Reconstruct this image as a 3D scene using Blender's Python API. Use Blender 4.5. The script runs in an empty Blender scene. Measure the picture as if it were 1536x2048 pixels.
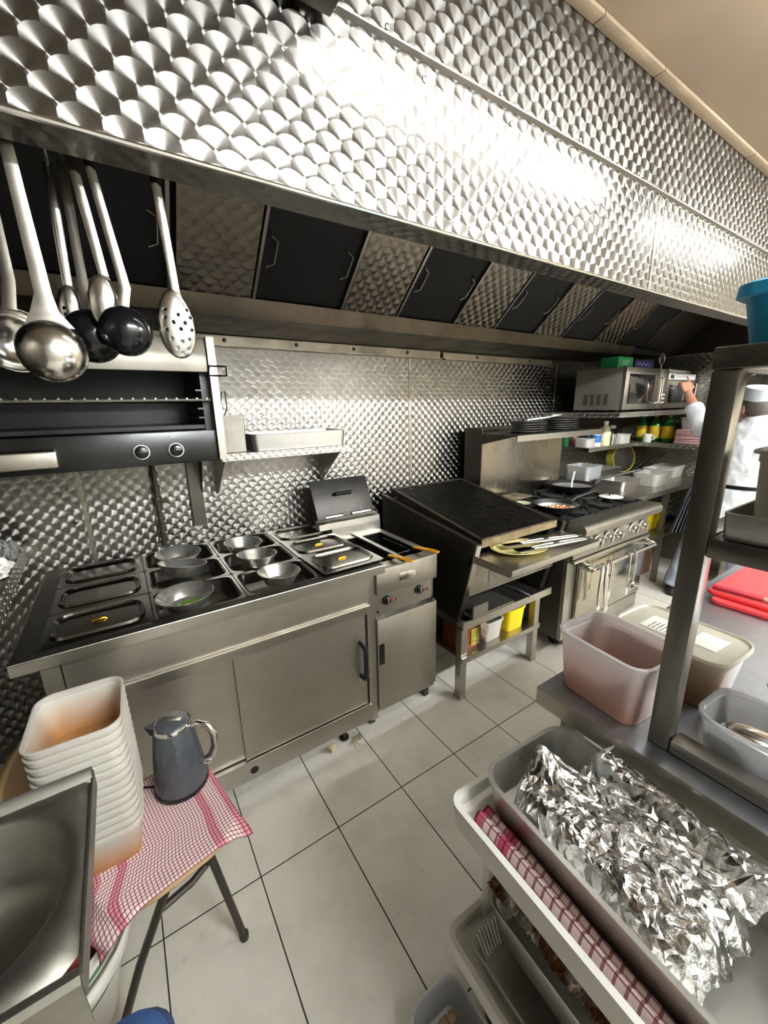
import bpy, bmesh, math, random
from mathutils import Vector, Matrix, noise
random.seed(7)
S = bpy.context.scene
COL = S.collection
PI = math.pi

# ------------------------------------------------------------------ camera
CAM_H = 1.565
def look_matrix(yaw, pitch, roll):
    cy, sy, cp, sp = math.cos(yaw), math.sin(yaw), math.cos(pitch), math.sin(pitch)
    f = Vector((sy*cp, cy*cp, -sp)); r = Vector((cy, -sy, 0)); u = r.cross(f)
    c, s = math.cos(roll), math.sin(roll)
    r2 = r*c + u*s; u2 = u*c - r*s
    m = Matrix((r2, u2, -f)).transposed().to_4x4()
    m.translation = (0, 0, CAM_H)
    return m
cd = bpy.data.cameras.new('camera'); cam = bpy.data.objects.new('camera', cd); COL.objects.link(cam)
cd.sensor_fit = 'HORIZONTAL'; cd.sensor_width = 36; cd.lens = 36*798.5/1536; cd.clip_start = 0.02; cd.clip_end = 50
cam.matrix_world = look_matrix(0.5770229, 0.2550144, -0.021698)
S.camera = cam

# ------------------------------------------------------------------ view, world, room lamps
S.view_settings.view_transform = 'Standard'; S.view_settings.look = 'None'
S.view_settings.gamma = 1; S.view_settings.use_curve_mapping = False
S.view_settings.exposure = 1.42
LAMP_POWER = 14.0
FILL_POWER = 235.0
w = bpy.data.worlds.new('world'); S.world = w; w.use_nodes = True
w.node_tree.nodes['Background'].inputs[0].default_value = (0.9, 0.95, 1, 1)
w.node_tree.nodes['Background'].inputs[1].default_value = 0.03

# ------------------------------------------------------------------ materials
def lin(h):
    h = h.lstrip('#'); v = [int(h[i:i+2], 16)/255 for i in (0, 2, 4)]
    return tuple((c/12.92 if c <= .04045 else ((c+.055)/1.055)**2.4) for c in v) + (1,)
class NT:
    def __init__(s, name):
        s.m = bpy.data.materials.new(name); s.m.use_nodes = True; s.t = s.m.node_tree; s.t.nodes.clear()
        s.out = s.t.nodes.new('ShaderNodeOutputMaterial')
    def n(s, typ, **k):
        nd = s.t.nodes.new(typ)
        for a, v in k.items(): setattr(nd, a, v)
        return nd
    def link(s, a, b): s.t.links.new(a, b)
    def put(s, sock, v):
        if isinstance(v, bpy.types.NodeSocket): s.link(v, sock)
        elif v is not None: sock.default_value = v
    def math(s, op, a, b=None, c=None, clamp=False):
        nd = s.n('ShaderNodeMath', operation=op, use_clamp=clamp)
        for i, v in enumerate((a, b, c)): s.put(nd.inputs[i], v) if v is not None else None
        return nd.outputs[0]
    def vm(s, op, a, b=None, scale=None):
        nd = s.n('ShaderNodeVectorMath', operation=op); s.put(nd.inputs[0], a)
        if b is not None: s.put(nd.inputs[1], b)
        if scale is not None: s.put(nd.inputs[3], scale)
        return nd.outputs['Value'] if op in ('DOT_PRODUCT', 'LENGTH') else nd.outputs[0]
    def mix(s, f, a, b):
        nd = s.n('ShaderNodeMix', data_type='RGBA'); s.put(nd.inputs[0], f); s.put(nd.inputs[6], a); s.put(nd.inputs[7], b)
        return nd.outputs[2]
    def mixf(s, f, a, b):
        nd = s.n('ShaderNodeMix', data_type='FLOAT'); s.put(nd.inputs[0], f); s.put(nd.inputs[2], a); s.put(nd.inputs[3], b)
        return nd.outputs[0]
    def ramp(s, f, stops):
        nd = s.n('ShaderNodeValToRGB'); s.put(nd.inputs[0], f); e = nd.color_ramp.elements
        e[0].position, e[0].color = stops[0]; e[1].position, e[1].color = stops[-1]
        for p, c in stops[1:-1]:
            x = e.new(p); x.color = c
        return nd.outputs[0]
    def noise(s, vec, scale, detail=4, rough=.55):
        nd = s.n('ShaderNodeTexNoise'); s.put(nd.inputs['Vector'], vec)
        nd.inputs['Scale'].default_value = scale; nd.inputs['Detail'].default_value = detail; nd.inputs['Roughness'].default_value = rough
        return nd.outputs[0]
    def obj(s): return s.n('ShaderNodeTexCoord').outputs['Object']
    def uv(s): return s.n('ShaderNodeTexCoord').outputs['UV']
    def pos(s): return s.n('ShaderNodeNewGeometry').outputs['Position']
    def scale(s, v, xyz): return s.vm('MULTIPLY', v, xyz)
    def bump(s, h, strength=.3, dist=.005):
        nd = s.n('ShaderNodeBump'); nd.inputs['Strength'].default_value = strength; nd.inputs['Distance'].default_value = dist
        s.link(h, nd.inputs['Height']); return nd.outputs[0]
    def bsdf(s, col, rough=.5, metal=0, normal=None, spec=None, aniso=None, tangent=None, coat=None, link=True, **k):
        b = s.n('ShaderNodeBsdfPrincipled')
        s.put(b.inputs['Base Color'], col); s.put(b.inputs['Roughness'], rough); s.put(b.inputs['Metallic'], metal)
        if normal is not None: s.link(normal, b.inputs['Normal'])
        if spec is not None: b.inputs['Specular IOR Level'].default_value = spec
        if aniso is not None: b.inputs['Anisotropic'].default_value = aniso
        if tangent is not None: s.link(tangent, b.inputs['Tangent'])
        if coat is not None: b.inputs['Coat Weight'].default_value = coat
        for a, v in k.items(): s.put(b.inputs[a.replace('_', ' ')], v)
        if link: s.link(b.outputs[0], s.out.inputs[0])
        return b.outputs[0]

def plain(name, col, rough=.5, metal=0, var=.12, nscale=9, bump=0, spec=None, coat=None):
    t = NT(name); o = t.obj(); c = lin(col) if isinstance(col, str) else col
    f = t.noise(o, nscale, 5)
    lo = tuple(x*(1-var) for x in c[:3])+(1,); hi = tuple(min(1, x*(1+var)) for x in c[:3])+(1,)
    cc = t.ramp(f, [(.3, lo), (.7, hi)])
    nb = t.bump(t.noise(o, 160, 3), bump, .002) if bump else None
    r = t.mixf(f, max(.02, rough-.08), min(1, rough+.08))
    t.bsdf(cc, r, metal, nb, spec, coat=coat)
    return t.m

def steel(name, col='#b9b5ac', rough=.3, grain=(3, 3, 220), grime=.25, gcol='#4a4238', gscale=3, bump=.05):
    """brushed stainless: fine stretched grain plus blotchy grime"""
    t = NT(name); p = t.pos()
    g = t.noise(t.scale(p, grain), 1.0, 3)
    blot = t.noise(p, gscale, 6, .65)
    fine = t.noise(p, 38, 4)
    k = t.math('MULTIPLY', t.ramp(blot, [(.42, (0, 0, 0, 1)), (.75, (1, 1, 1, 1))]), grime)
    base = t.mix(k, lin(col), lin(gcol))
    base = t.mix(t.math('MULTIPLY', fine, .12), base, (.2, .19, .17, 1))
    r = t.math('ADD', t.mixf(g, rough-.07, rough+.09), t.math('MULTIPLY', k, .35))
    t.bsdf(base, r, 1.0, t.bump(g, bump, .001) if max(grain) >= 150 and min(grain) < 6 else None)
    return t.m

def turned(name, U, V, pitch=.052, col='#c8c4bb', rough=.33, aniso=.98, grime=.2, dish=.07):
    """engine turned sheet: overlapping spun discs, each brushed in circles about its own centre"""
    t = NT(name); p = t.pos()
    s = pitch; rr = pitch*.5; R = .60
    u = t.math('DIVIDE', t.vm('DOT_PRODUCT', p, U), s)
    v = t.math('DIVIDE', t.vm('DOT_PRODUCT', p, V), rr)
    j0 = t.math('FLOOR', v)
    cand = []
    for k in (-1, 0, 1, 2):
        j = t.math('ADD', j0, float(k))
        off = t.math('MULTIPLY', t.math('FLOORED_MODULO', j, 2.0), .5)
        uc = t.math('ADD', t.math('ROUND', t.math('SUBTRACT', u, off)), off)
        du = t.math('SUBTRACT', u, uc)
        dv = t.math('MULTIPLY', t.math('SUBTRACT', v, j), .5)
        d2 = t.math('ADD', t.math('MULTIPLY', du, du), t.math('MULTIPLY', dv, dv))
        ins = t.math('LESS_THAN', d2, R*R)
        h = t.math('FRACT', t.math('MULTIPLY', t.math('SINE', t.math('ADD', t.math('MULTIPLY', uc, 12.9898), t.math('MULTIPLY', j, 78.233))), 43758.5))
        cand.append((du, dv, ins, d2, h))
    du, dv, _, d2, h = cand[-1]
    for a in (2, 1, 0):          # lower rows lie over upper rows
        cu, cv, ci, cd2, ch = cand[a]
        du = t.mixf(ci, du, cu); dv = t.mixf(ci, dv, cv); d2 = t.mixf(ci, d2, cd2); h = t.mixf(ci, h, ch)
    tang = t.vm('ADD', t.vm('SCALE', U, scale=du), t.vm('SCALE', V, scale=dv))
    tang = t.vm('NORMALIZE', tang)
    r1 = t.math('SQRT', d2)
    cx = t.n('ShaderNodeCombineXYZ'); t.put(cx.inputs[0], t.math('MULTIPLY', r1, 60.0)); t.put(cx.inputs[1], t.math('MULTIPLY', h, 91.0))
    rings = t.noise(cx.outputs[0], 1.0, 2)
    blot = t.noise(p, 2.2, 5, .6)
    k = t.math('MULTIPLY', t.ramp(blot, [(.4, (0, 0, 0, 1)), (.8, (1, 1, 1, 1))]), grime)
    base = t.mix(k, lin(col), lin('#5a5044'))
    base = t.mix(t.math('MULTIPLY', rings, .25), base, (.32, .31, .29, 1))
    r = t.math('ADD', t.math('ADD', rough-.03, t.math('MULTIPLY', h, .06)), t.math('MULTIPLY', k, .25))
    # each spin leaves the disc a hair dished, so its facets catch different light
    nrm = t.vm('ADD', t.n('ShaderNodeNewGeometry').outputs['Normal'], t.vm('ADD', t.vm('SCALE', U, scale=t.math('MULTIPLY', du, dish)), t.vm('SCALE', V, scale=t.math('MULTIPLY', dv, dish))))
    nrm = t.vm('NORMALIZE', nrm)
    t.bsdf(base, r, 1.0, nrm, aniso=aniso, tangent=tang)
    return t.m

def plastic_clear(name, col='#e8e6de', alpha=.25, trans=.5, rough=.35, grad=None):
    """milky translucent polypropylene; grad=(z0,z1,colour) is residue staining that fades up the wall"""
    t = NT(name); c = lin(col)
    cc = c
    if grad:
        z = t.n('ShaderNodeSeparateXYZ'); t.link(t.obj(), z.inputs[0])
        nz = t.math('ADD', z.outputs[2], t.math('MULTIPLY', t.math('SUBTRACT', t.noise(t.obj(), 14, 4), .5), .06))
        f = t.n('ShaderNodeMapRange'); t.link(nz, f.inputs[0]); f.inputs[1].default_value = grad[0]; f.inputs[2].default_value = grad[1]
        cc = t.mix(f.outputs[0], lin(grad[2]), c)
    d = t.n('ShaderNodeBsdfDiffuse'); t.put(d.inputs[0], cc)
    tr = t.n('ShaderNodeBsdfTranslucent'); t.put(tr.inputs[0], cc)
    m1 = t.n('ShaderNodeMixShader'); m1.inputs[0].default_value = trans; t.link(d.outputs[0], m1.inputs[1]); t.link(tr.outputs[0], m1.inputs[2])
    tp = t.n('ShaderNodeBsdfTransparent'); tp.inputs[0].default_value = (1, 1, 1, 1)
    m2 = t.n('ShaderNodeMixShader'); m2.inputs[0].default_value = alpha; t.link(m1.outputs[0], m2.inputs[1]); t.link(tp.outputs[0], m2.inputs[2])
    g = t.n('ShaderNodeBsdfGlossy'); g.inputs['Roughness'].default_value = rough; g.inputs[0].default_value = (1, 1, 1, 1)
    fr = t.n('ShaderNodeFresnel'); fr.inputs[0].default_value = 1.45
    m3 = t.n('ShaderNodeMixShader'); t.link(fr.outputs[0], m3.inputs[0]); t.link(m2.outputs[0], m3.inputs[1]); t.link(g.outputs[0], m3.inputs[2])
    t.link(m3.outputs[0], t.out.inputs[0])
    return t.m

def gingham(name, pitch=.0115, L=9.0, bf=1.0):
    """white tea towel with thin dark red check and solid red bands (UV in metres)"""
    t = NT(name); s = t.n('ShaderNodeSeparateXYZ'); t.link(t.uv(), s.inputs[0])
    def line(x, w):
        f = t.math('FRACT', t.math('DIVIDE', x, pitch))
        return t.math('LESS_THAN', f, w)
    lu = line(s.outputs[0], .26); lv = line(s.outputs[1], .26)
    l = t.math('MAXIMUM', lu, lv); both = t.math('MULTIPLY', lu, lv)
    def band(x, a, b): return t.math('MULTIPLY', t.math('GREATER_THAN', x, a), t.math('LESS_THAN', x, b))
    x0 = t.math('MINIMUM', s.outputs[0], t.math('SUBTRACT', L, s.outputs[0]))
    bd = t.math('MAXIMUM', band(x0, .062, .088), band(x0, -.2, .018))
    bd = t.math('MULTIPLY', bd, bf)
    c = t.mix(bd, lin('#e6d0cc'), lin('#c65a76'))
    c = t.mix(t.math('MULTIPLY', l, .8), c, lin('#7c2c3c'))
    c = t.mix(t.math('MULTIPLY', both, .6), c, lin('#431820'))
    nb = t.noise(t.scale(t.uv(), (900, 900, 1)), 1, 2)
    t.bsdf(c, .95, 0, t.bump(nb, .3, .001), spec=.1)
    return t.m

def emit(name, col, strength):
    t = NT(name); e = t.n('ShaderNodeEmission'); e.inputs[0].default_value = col; e.inputs[1].default_value = strength
    t.link(e.outputs[0], t.out.inputs[0]); return t.m

def foil_mat(name):
    t = NT(name); o = t.obj()
    nb = t.noise(o, 60, 5, .6)
    t.bsdf(lin('#d6d6d4'), t.mixf(nb, .1, .26), 1.0, t.bump(nb, .35, .006)); return t.m

def speck(name, cols, scale=60, rough=.5, bump=.4):
    """food: patches of the given colours"""
    t = NT(name); o = t.obj()
    v = t.n('ShaderNodeTexVoronoi'); t.link(o, v.inputs['Vector']); v.inputs['Scale'].default_value = scale
    sp = t.n('ShaderNodeSeparateColor'); t.link(v.outputs['Color'], sp.inputs[0])
    n = len(cols); c = t.ramp(sp.outputs[0], [(i/(n-1), lin(x)) for i, x in enumerate(cols)])
    t.bsdf(c, rough, 0, t.bump(v.outputs['Distance'], bump, .01)); return t.m

X, Y, Z = (1, 0, 0), (0, 1, 0), (0, 0, 1)
_sl = Vector((0, 1, -.863)).normalized()
M = {}
M['turned_wall'] = turned('turned_steel_wall', X, Z, .056, '#8c8882', .33, dish=.08)
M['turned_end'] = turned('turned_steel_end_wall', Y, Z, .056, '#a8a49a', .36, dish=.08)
M['turned_hood'] = turned('turned_steel_hood', X, Z, .058, '#716e69', .25, dish=.03)
M['turned_slope'] = turned('turned_steel_infill', X, tuple(_sl), .056, '#9a9184', .30, dish=.25)
M['turned_lip'] = turned('turned_steel_lip', X, Y, .05, '#6e6a62', .32)
M['turned_flat'] = turned('turned_steel_shelf', X, Y, .05, '#b0aca3', .32)
M['turned_flat_side'] = turned('turned_steel_flange', X, Z, .04, '#b6b2a9', .3)
M['steel'] = steel('brushed_steel', '#b4afa5', .3, grain=(4, 4, 260))
M['steel_front'] = steel('cabinet_steel', '#b3ada2', .38, grain=(3, 3, 300), grime=.25, gcol='#6b5c48')
M['steel_dull'] = steel('dull_steel', '#8f8a80', .42, grime=.5)
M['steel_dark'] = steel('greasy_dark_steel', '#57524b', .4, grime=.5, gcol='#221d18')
M['steel_bright'] = steel('polished_steel', '#d2cfc8', .16, grain=(30, 30, 30), grime=.12)
M['steel_rail'] = steel('stained_rail_steel', '#9a9284', .33, grime=.6, gcol='#3d3021', gscale=6)
M['gantry'] = steel('gantry_steel', '#8a867e', .3, grain=(260, 260, 4), grime=.4)
M['table_steel'] = steel('worktop_steel', '#b4b8be', .36, grain=(4, 160, 4), grime=.3)
M['sink_steel'] = steel('sink_steel', '#9d998f', .44, grain=(20, 20, 20), grime=.4, gscale=8)
M['chrome'] = plain('chrome', '#e2e0da', .08, 1, .03)
M['alu'] = steel('scratched_aluminium', '#c4c1ba', .38, grain=(40, 40, 40), grime=.15)
M['iron'] = plain('cast_iron', '#131211', .5, 0, .3, 30, .3)
M['grate'] = plain('burnt_grate', '#1a1613', .45, .3, .4, 20, .2)
M['black'] = plain('black_enamel', '#0b0b0b', .3, 0, .2)
M['black_matt'] = plain('soot_black', '#060606', .75, 0, .2)
M['mesh'] = plain('filter_mesh_black', '#0a0a0b', .6, .2, .2, 40)
M['black_plastic'] = plain('black_plastic', '#0e0e0f', .28, 0, .1)
M['rust'] = plain('oily_brown_pipe', '#3a2e22', .5, .4, .4, 25)
M['yellow'] = plain('yellow_plastic', '#e3c711', .35, 0, .06)
M['yellow_handle'] = plain('yellow_handle_coating', '#e0a01e', .4, 0, .08)
M['red_board'] = plain('red_cutting_board', '#d8393c', .45, 0, .05, 40, .15)
M['red_handle'] = plain('dark_red_handle', '#9c2230', .35, 0, .05)
M['blue_tub'] = plain('blue_plastic', '#1f8fb8', .4, 0, .05)
M['navy'] = plain('blue_cloth', '#2d4a78', .8, 0, .15, 30)
M['white_plastic'] = plain('white_plastic', '#e0ddd3', .35, 0, .04)
M['trolley'] = plain('trolley_plastic', '#dcd9cf', .38, 0, .05, 12)
M['grey_plastic'] = plain('grey_plastic', '#9a958a', .45, 0, .05)
M['white_cloth'] = plain('white_cotton', '#cdcecf', .9, 0, .05, 12, .2)
M['paper'] = plain('white_paper', '#e8e4da', .85, 0, .05)
M['brass'] = plain('brass', '#c39a3a', .25, 1, .1)
M['foil'] = foil_mat('kitchen_foil')
M['kettle'] = plain('kettle_grey', '#4a4d52', .3, .25, .06)
M['wood'] = plain('varnished_wood', '#9b7d52', .5, 0, .2, 8)
M['leg'] = plain('worn_dark_tube', '#3b352f', .45, .5, .3, 30)
M['gingham'] = gingham('gingham_cloth', .0092, .40, .7)
M['gingham_fine'] = gingham('gingham_cloth_wide', .0185)
M['tub'] = plastic_clear('milky_tub', '#f2efe7', .32, .6)
M['tub_orange'] = plastic_clear('orange_stained_tub', '#f6f2e8', .13, .6, grad=(-.01, .10, '#e8a545'))
M['tub_pink'] = plastic_clear('pink_stained_tub', '#efe9e8', .15, .55, grad=(-.02, .15, '#dca488'))
M['tub_brown'] = plastic_clear('brown_filled_tub', '#e2d9c4', .05, .4, grad=(.02, .16, '#a8794e'))
M['tub_blue'] = plastic_clear('cool_clear_tub', '#dfe1e2', .4, .5, .15)
M['lid'] = plastic_clear('frosted_lid', '#e6dfcb', .05, .4)
M['glass'] = plain('dark_glass', '#0b0c0e', .06, 0, .05, spec=.8)
M['red'] = plain('red_plastic', '#b3222a', .4)
M['green'] = plain('green_box', '#0b7a44', .6)
M['purple'] = plain('purple_box', '#1e1b45', .6)
M['card'] = plain('brown_card', '#7a5a44', .85, 0, .15)
M['skin'] = plain('skin', '#b07a60', .55, 0, .08, 20)
M['hair'] = plain('greying_hair', '#4b443e', .8, 0, .35, 90, .5)
M['hat'] = plain('white_hat', '#b8bcc0', .85, 0, .05)
M['trousers'] = plain('pale_trousers', '#8f93a0', .9, 0, .08, 20)
M['shoe'] = plain('dark_shoe', '#1c1512', .5)
M['wall_paint'] = plain('cream_paint', '#b9ae98', .6, 0, .06, 3)
M['ceiling'] = plain('brown_ceiling', '#8d7b66', .45, 0, .12, 2)
M['tile_wall'] = plain('pale_wall_tiles', '#dddad2', .3, 0, .05, 3)
M['salamander_black'] = plain('salamander_black', '#0a0a0a', .38, 0, .2)

def floor_mat():
    t = NT('floor_tiles'); p = t.pos(); s = t.n('ShaderNodeSeparateXYZ'); t.link(p, s.inputs[0])
    def joint(x, x0, w, g):
        f = t.math('FRACT', t.math('DIVIDE', t.math('SUBTRACT', x, x0-g/2), w))
        return t.math('LESS_THAN', f, g/w)
    def cell(x, x0, w): return t.math('FLOOR', t.math('DIVIDE', t.math('SUBTRACT', x, x0), w))
    j = t.math('MAXIMUM', joint(s.outputs[0], .478, .30, .0042), joint(s.outputs[1], .503, .602, .0042))
    cx = t.n('ShaderNodeCombineXYZ'); t.link(cell(s.outputs[0], .478, .30), cx.inputs[0]); t.link(cell(s.outputs[1], .503, .602), cx.inputs[1])
    wn = t.n('ShaderNodeTexWhiteNoise'); t.link(cx.outputs[0], wn.inputs[0])
    a = t.noise(p, 6, 6, .6); b = t.noise(p, 30, 4)
    c = t.mix(wn.outputs[0], lin('#cbc6ba'), lin('#d0cbbf'))
    c = t.mix(t.math('MULTIPLY', t.ramp(a, [(.45, (0, 0, 0, 1)), (.8, (1, 1, 1, 1))]), .35), c, lin('#8d8676'))
    c = t.mix(t.math('MULTIPLY', t.ramp(b, [(.62, (0, 0, 0, 1)), (.8, (1, 1, 1, 1))]), .35), c, lin('#7a7263'))
    # a dried yellowish spill by the chair
    dv = t.vm('SUBTRACT', p, (.06, .66, 0)); dl = t.vm('LENGTH', t.scale(dv, (1.0, .42, 0)))
    sp = t.math('SUBTRACT', 1.0, t.math('DIVIDE', t.math('ADD', dl, t.math('MULTIPLY', t.math('SUBTRACT', a, .5), .12)), .055), clamp=True)
    c = t.mix(t.math('MULTIPLY', sp, .55), c, lin('#97855a'))
    c = t.mix(j, c, lin('#2b2823'))
    r = t.mixf(a, .3, .5)
    t.bsdf(c, t.mixf(j, r, .9), 0, t.bump(t.math('SUBTRACT', 1.0, j), .5, .002)); return t.m
M['floor'] = floor_mat()

# ------------------------------------------------------------------ geometry helpers
def rrect(w, d, r, n=5):
    """rounded rectangle, counter-clockwise list of (x, y)"""
    r = min(r, w/2-1e-4, d/2-1e-4); P = []
    for cx, cy, a0 in ((w/2-r, d/2-r, 0), (-w/2+r, d/2-r, PI/2), (-w/2+r, -d/2+r, PI), (w/2-r, -d/2+r, 1.5*PI)):
        for i in range(n+1):
            a = a0+PI/2*i/n; P.append((cx+r*math.cos(a), cy+r*math.sin(a)))
    return P
def circ(r, n=28): return [(r*math.cos(2*PI*i/n), r*math.sin(2*PI*i/n)) for i in range(n)]
def ell(a, b, n=20): return [(a*math.cos(2*PI*i/n), b*math.sin(2*PI*i/n)) for i in range(n)]

class B:
    def __init__(s): s.b = bmesh.new(); s.uv = None
    def box(s, x0, x1, y0, y1, z0, z1, bev=0, seg=2, m=None):
        r = bmesh.ops.create_cube(s.b, size=1)
        for v in r['verts']:
            v.co = Vector(((x0+x1)/2+v.co.x*(x1-x0), (y0+y1)/2+v.co.y*(y1-y0), (z0+z1)/2+v.co.z*(z1-z0)))
        vs = r['verts']
        if bev:
            es = list({e for v in vs for e in v.link_edges})
            rr = bmesh.ops.bevel(s.b, geom=es, offset=bev, segments=seg, affect='EDGES', profile=.5)
            vs = list({v for f in rr['faces'] for v in f.verts} | {v for v in vs if v.is_valid})
        if m is not None: bmesh.ops.transform(s.b, matrix=m, verts=vs)
        return s
    def loft(s, loops, cap0=True, cap1=True, closed=True, m=None):
        """loops: list of lists of 3-D points, same count"""
        L = []
        for lp in loops:
            row = []
            for p in lp:
                p = Vector(p)
                if m is not None: p = m @ p
                row.append(s.b.verts.new(p))
            L.append(row)
        n = len(L[0])
        for a, c in zip(L[:-1], L[1:]):
            for i in range(n if closed else n-1):
                j = (i+1) % n
                try: s.b.faces.new((a[i], a[j], c[j], c[i]))
                except ValueError: pass
        if cap0 and closed:
            try: s.b.faces.new(list(reversed(L[0])))
            except ValueError: pass
        if cap1 and closed:
            try: s.b.faces.new(L[-1])
            except ValueError: pass
        return s
    def stack(s, secs, cap0=True, cap1=True, m=None, n=5, off=None):
        """rounded-rectangle loft; secs = (w, d, r, z)"""
        return s.loft([[(x, y, z) for x, y in rrect(w, d, r, n)] for w, d, r, z in secs], cap0, cap1, True, m)
    def lathe(s, prof, n=28, m=None, cap0=True, cap1=True):
        return s.loft([[(x, y, z) for x, y in circ(max(r, 1e-4), n)] for r, z in prof], cap0, cap1, True, m)
    def tube(s, pts, r, n=10, cap=True, m=None):
        pts = [Vector(p) for p in pts]; k = len(pts)
        rs = r if isinstance(r, (list, tuple)) else [r]*k
        loops = []; prev = None
        for i in range(k):
            t = (pts[min(i+1, k-1)]-pts[max(i-1, 0)]).normalized()
            if prev is None:
                up = Vector((0, 0, 1)) if abs(t.z) < .9 else Vector((1, 0, 0))
                a = t.cross(up).normalized()
            else:
                a = (prev - t*prev.dot(t)).normalized()
            c = t.cross(a); prev = a
            loops.append([pts[i]+(a*math.cos(2*PI*q/n)+c*math.sin(2*PI*q/n))*rs[i] for q in range(n)])
        return s.loft(loops, cap, cap, True, m)
    def bar(s, p, q, w, h, up=(0, 0, 1), m=None):
        """rectangular bar from p to q"""
        p, q = Vector(p), Vector(q); t = (q-p).normalized(); up = Vector(up)
        a = t.cross(up).normalized()*w/2; c = a.cross(t).normalized()*h/2
        return s.loft([[o+a+c, o-a+c, o-a-c, o+a-c] for o in (p, q)], True, True, True, m)
    def prism(s, poly, axis, a, b, m=None):
        """extrude 2-D polygon along axis: x -> (y,z), y -> (x,z), z -> (x,y)"""
        f = {'x': lambda p, t: (t, p[0], p[1]), 'y': lambda p, t: (p[0], t, p[1]), 'z': lambda p, t: (p[0], p[1], t)}[axis]
        return s.loft([[f(p, t) for p in poly] for t in (a, b)], True, True, True, m)
    def ball(s, c, rx, ry=None, rz=None, n=16, m=None):
        ry = rx if ry is None else ry; rz = rx if rz is None else rz
        r = bmesh.ops.create_uvsphere(s.b, u_segments=n, v_segments=max(6, n*2//3), radius=1)
        for v in r['verts']:
            v.co = Vector((c[0]+v.co.x*rx, c[1]+v.co.y*ry, c[2]+v.co.z*rz))
        if m is not None: bmesh.ops.transform(s.b, matrix=m, verts=r['verts'])
        return s
    def grid(s, f, nu, nv, uvf=None):
        vs = [[s.b.verts.new(f(i/nu, j/nv)) for j in range(nv+1)] for i in range(nu+1)]
        lay = s.b.loops.layers.uv.verify() if uvf else None
        for i in range(nu):
            for j in range(nv):
                fc = s.b.faces.new((vs[i][j], vs[i+1][j], vs[i+1][j+1], vs[i][j+1]))
                if uvf:
                    for lp, (a, c) in zip(fc.loops, ((i, j), (i+1, j), (i+1, j+1), (i, j+1))): lp[lay].uv = uvf(a/nu, c/nv)
        return s
    def xf(s, m):
        bmesh.ops.transform(s.b, matrix=m, verts=s.b.verts); return s
    def put(s, name, mat, parent=None, loc=None, smooth=True, solid=0, ang=40, recalc=True):
        """link as one mesh object; under a thing built in world space the verts shift to its origin"""
        root = parent
        while root is not None and root.parent is not None: root = root.parent
        if recalc: bmesh.ops.recalc_face_normals(s.b, faces=s.b.faces)
        off = None
        if root is not None and root.get('_w'): off = root.location
        elif root is None and loc is not None and loc != 'keep': off = Vector(loc)
        if off is not None: bmesh.ops.translate(s.b, vec=-Vector(off), verts=s.b.verts)
        me = bpy.data.meshes.new(name); s.b.to_mesh(me); s.b.free()
        o = bpy.data.objects.new(name, me); COL.objects.link(o)
        me.materials.append(M[mat] if isinstance(mat, str) else mat)
        if smooth:
            for p in me.polygons: p.use_smooth = True
            me.set_sharp_from_angle(angle=math.radians(ang))
        if parent is not None: o.parent = parent
        elif off is not None: o.location = off
        if solid:
            md = o.modifiers.new('thickness', 'SOLIDIFY'); md.thickness = solid; md.offset = 0
        return o

def tag(o, label=None, cat=None, group=None, kind=None):
    if label: o['label'] = label
    if cat: o['category'] = cat
    if group: o['group'] = group
    if kind: o['kind'] = kind
    return o
def thing(name, label, cat, loc=(0, 0, 0), rotz=0, group=None, world=True):
    """Empty at the thing's base; world=True: its parts are given in room coordinates"""
    o = bpy.data.objects.new(name, None); COL.objects.link(o); o.empty_display_size = .05
    o.location = loc; o.rotation_euler = (0, 0, rotz)
    if world and rotz == 0: o['_w'] = 1
    return tag(o, label, cat, group)
def dup(o, loc=None, rotz=None, label=None, group=None, parent=None, rot=None):
    c = o.copy(); COL.objects.link(c)
    if parent is not None: c.parent = parent
    if loc is not None: c.location = loc
    if rotz is not None: c.rotation_euler = (0, 0, rotz)
    if rot is not None: c.rotation_euler = rot
    if label: c['label'] = label
    if group: c['group'] = group
    for ch in list(o.children): dup(ch, parent=c)
    return c
def struct(o): o['kind'] = 'structure'; return o
def T3(x, y, z): return Matrix.Translation((x, y, z))
def R3(a, ax): return Matrix.Rotation(a, 4, ax)

# ================================================================== THE ROOM
WY = 2.25      # wall behind the cooking line
EX = 4.55      # end wall
LX = -.95      # left wall
CZ = 2.65      # ceiling
BY = -1.9      # wall behind the photographer
struct(B().box(LX, 6.4, BY, WY, -.06, 0).put('floor', 'floor', smooth=False))
struct(B().box(LX, 6.4, BY, WY, CZ, CZ+.06).put('ceiling', 'ceiling', smooth=False))
# wall_back: steel sheets with joints
wb = struct(B().box(LX, 6.4, WY+.004, WY+.1, 0, CZ).put('wall_back', 'steel_dark', smooth=False))
for i, (a, c) in enumerate(((LX, -.18), (-.177, 1.69), (1.693, 3.3), (3.303, EX))):
    B().box(a, c, WY, WY+.004, .0, 1.9).put('steel_sheet', 'turned_wall', wb, smooth=False)
for a in (-.18, 1.69, 3.3):
    B().box(a-.006, a+.009, WY-.003, WY, .0, 1.9).put('joint_strip', 'steel_rail', wb, smooth=False)
for x, z in ((-.22, 1.09), (2.07, 1.13)): B().lathe([(.012, 0), (.012, .004), (.006, .007)], 10, T3(x, WY, z) @ R3(PI/2, 'X')).put('wall_screw', 'steel_dark', wb)
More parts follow.
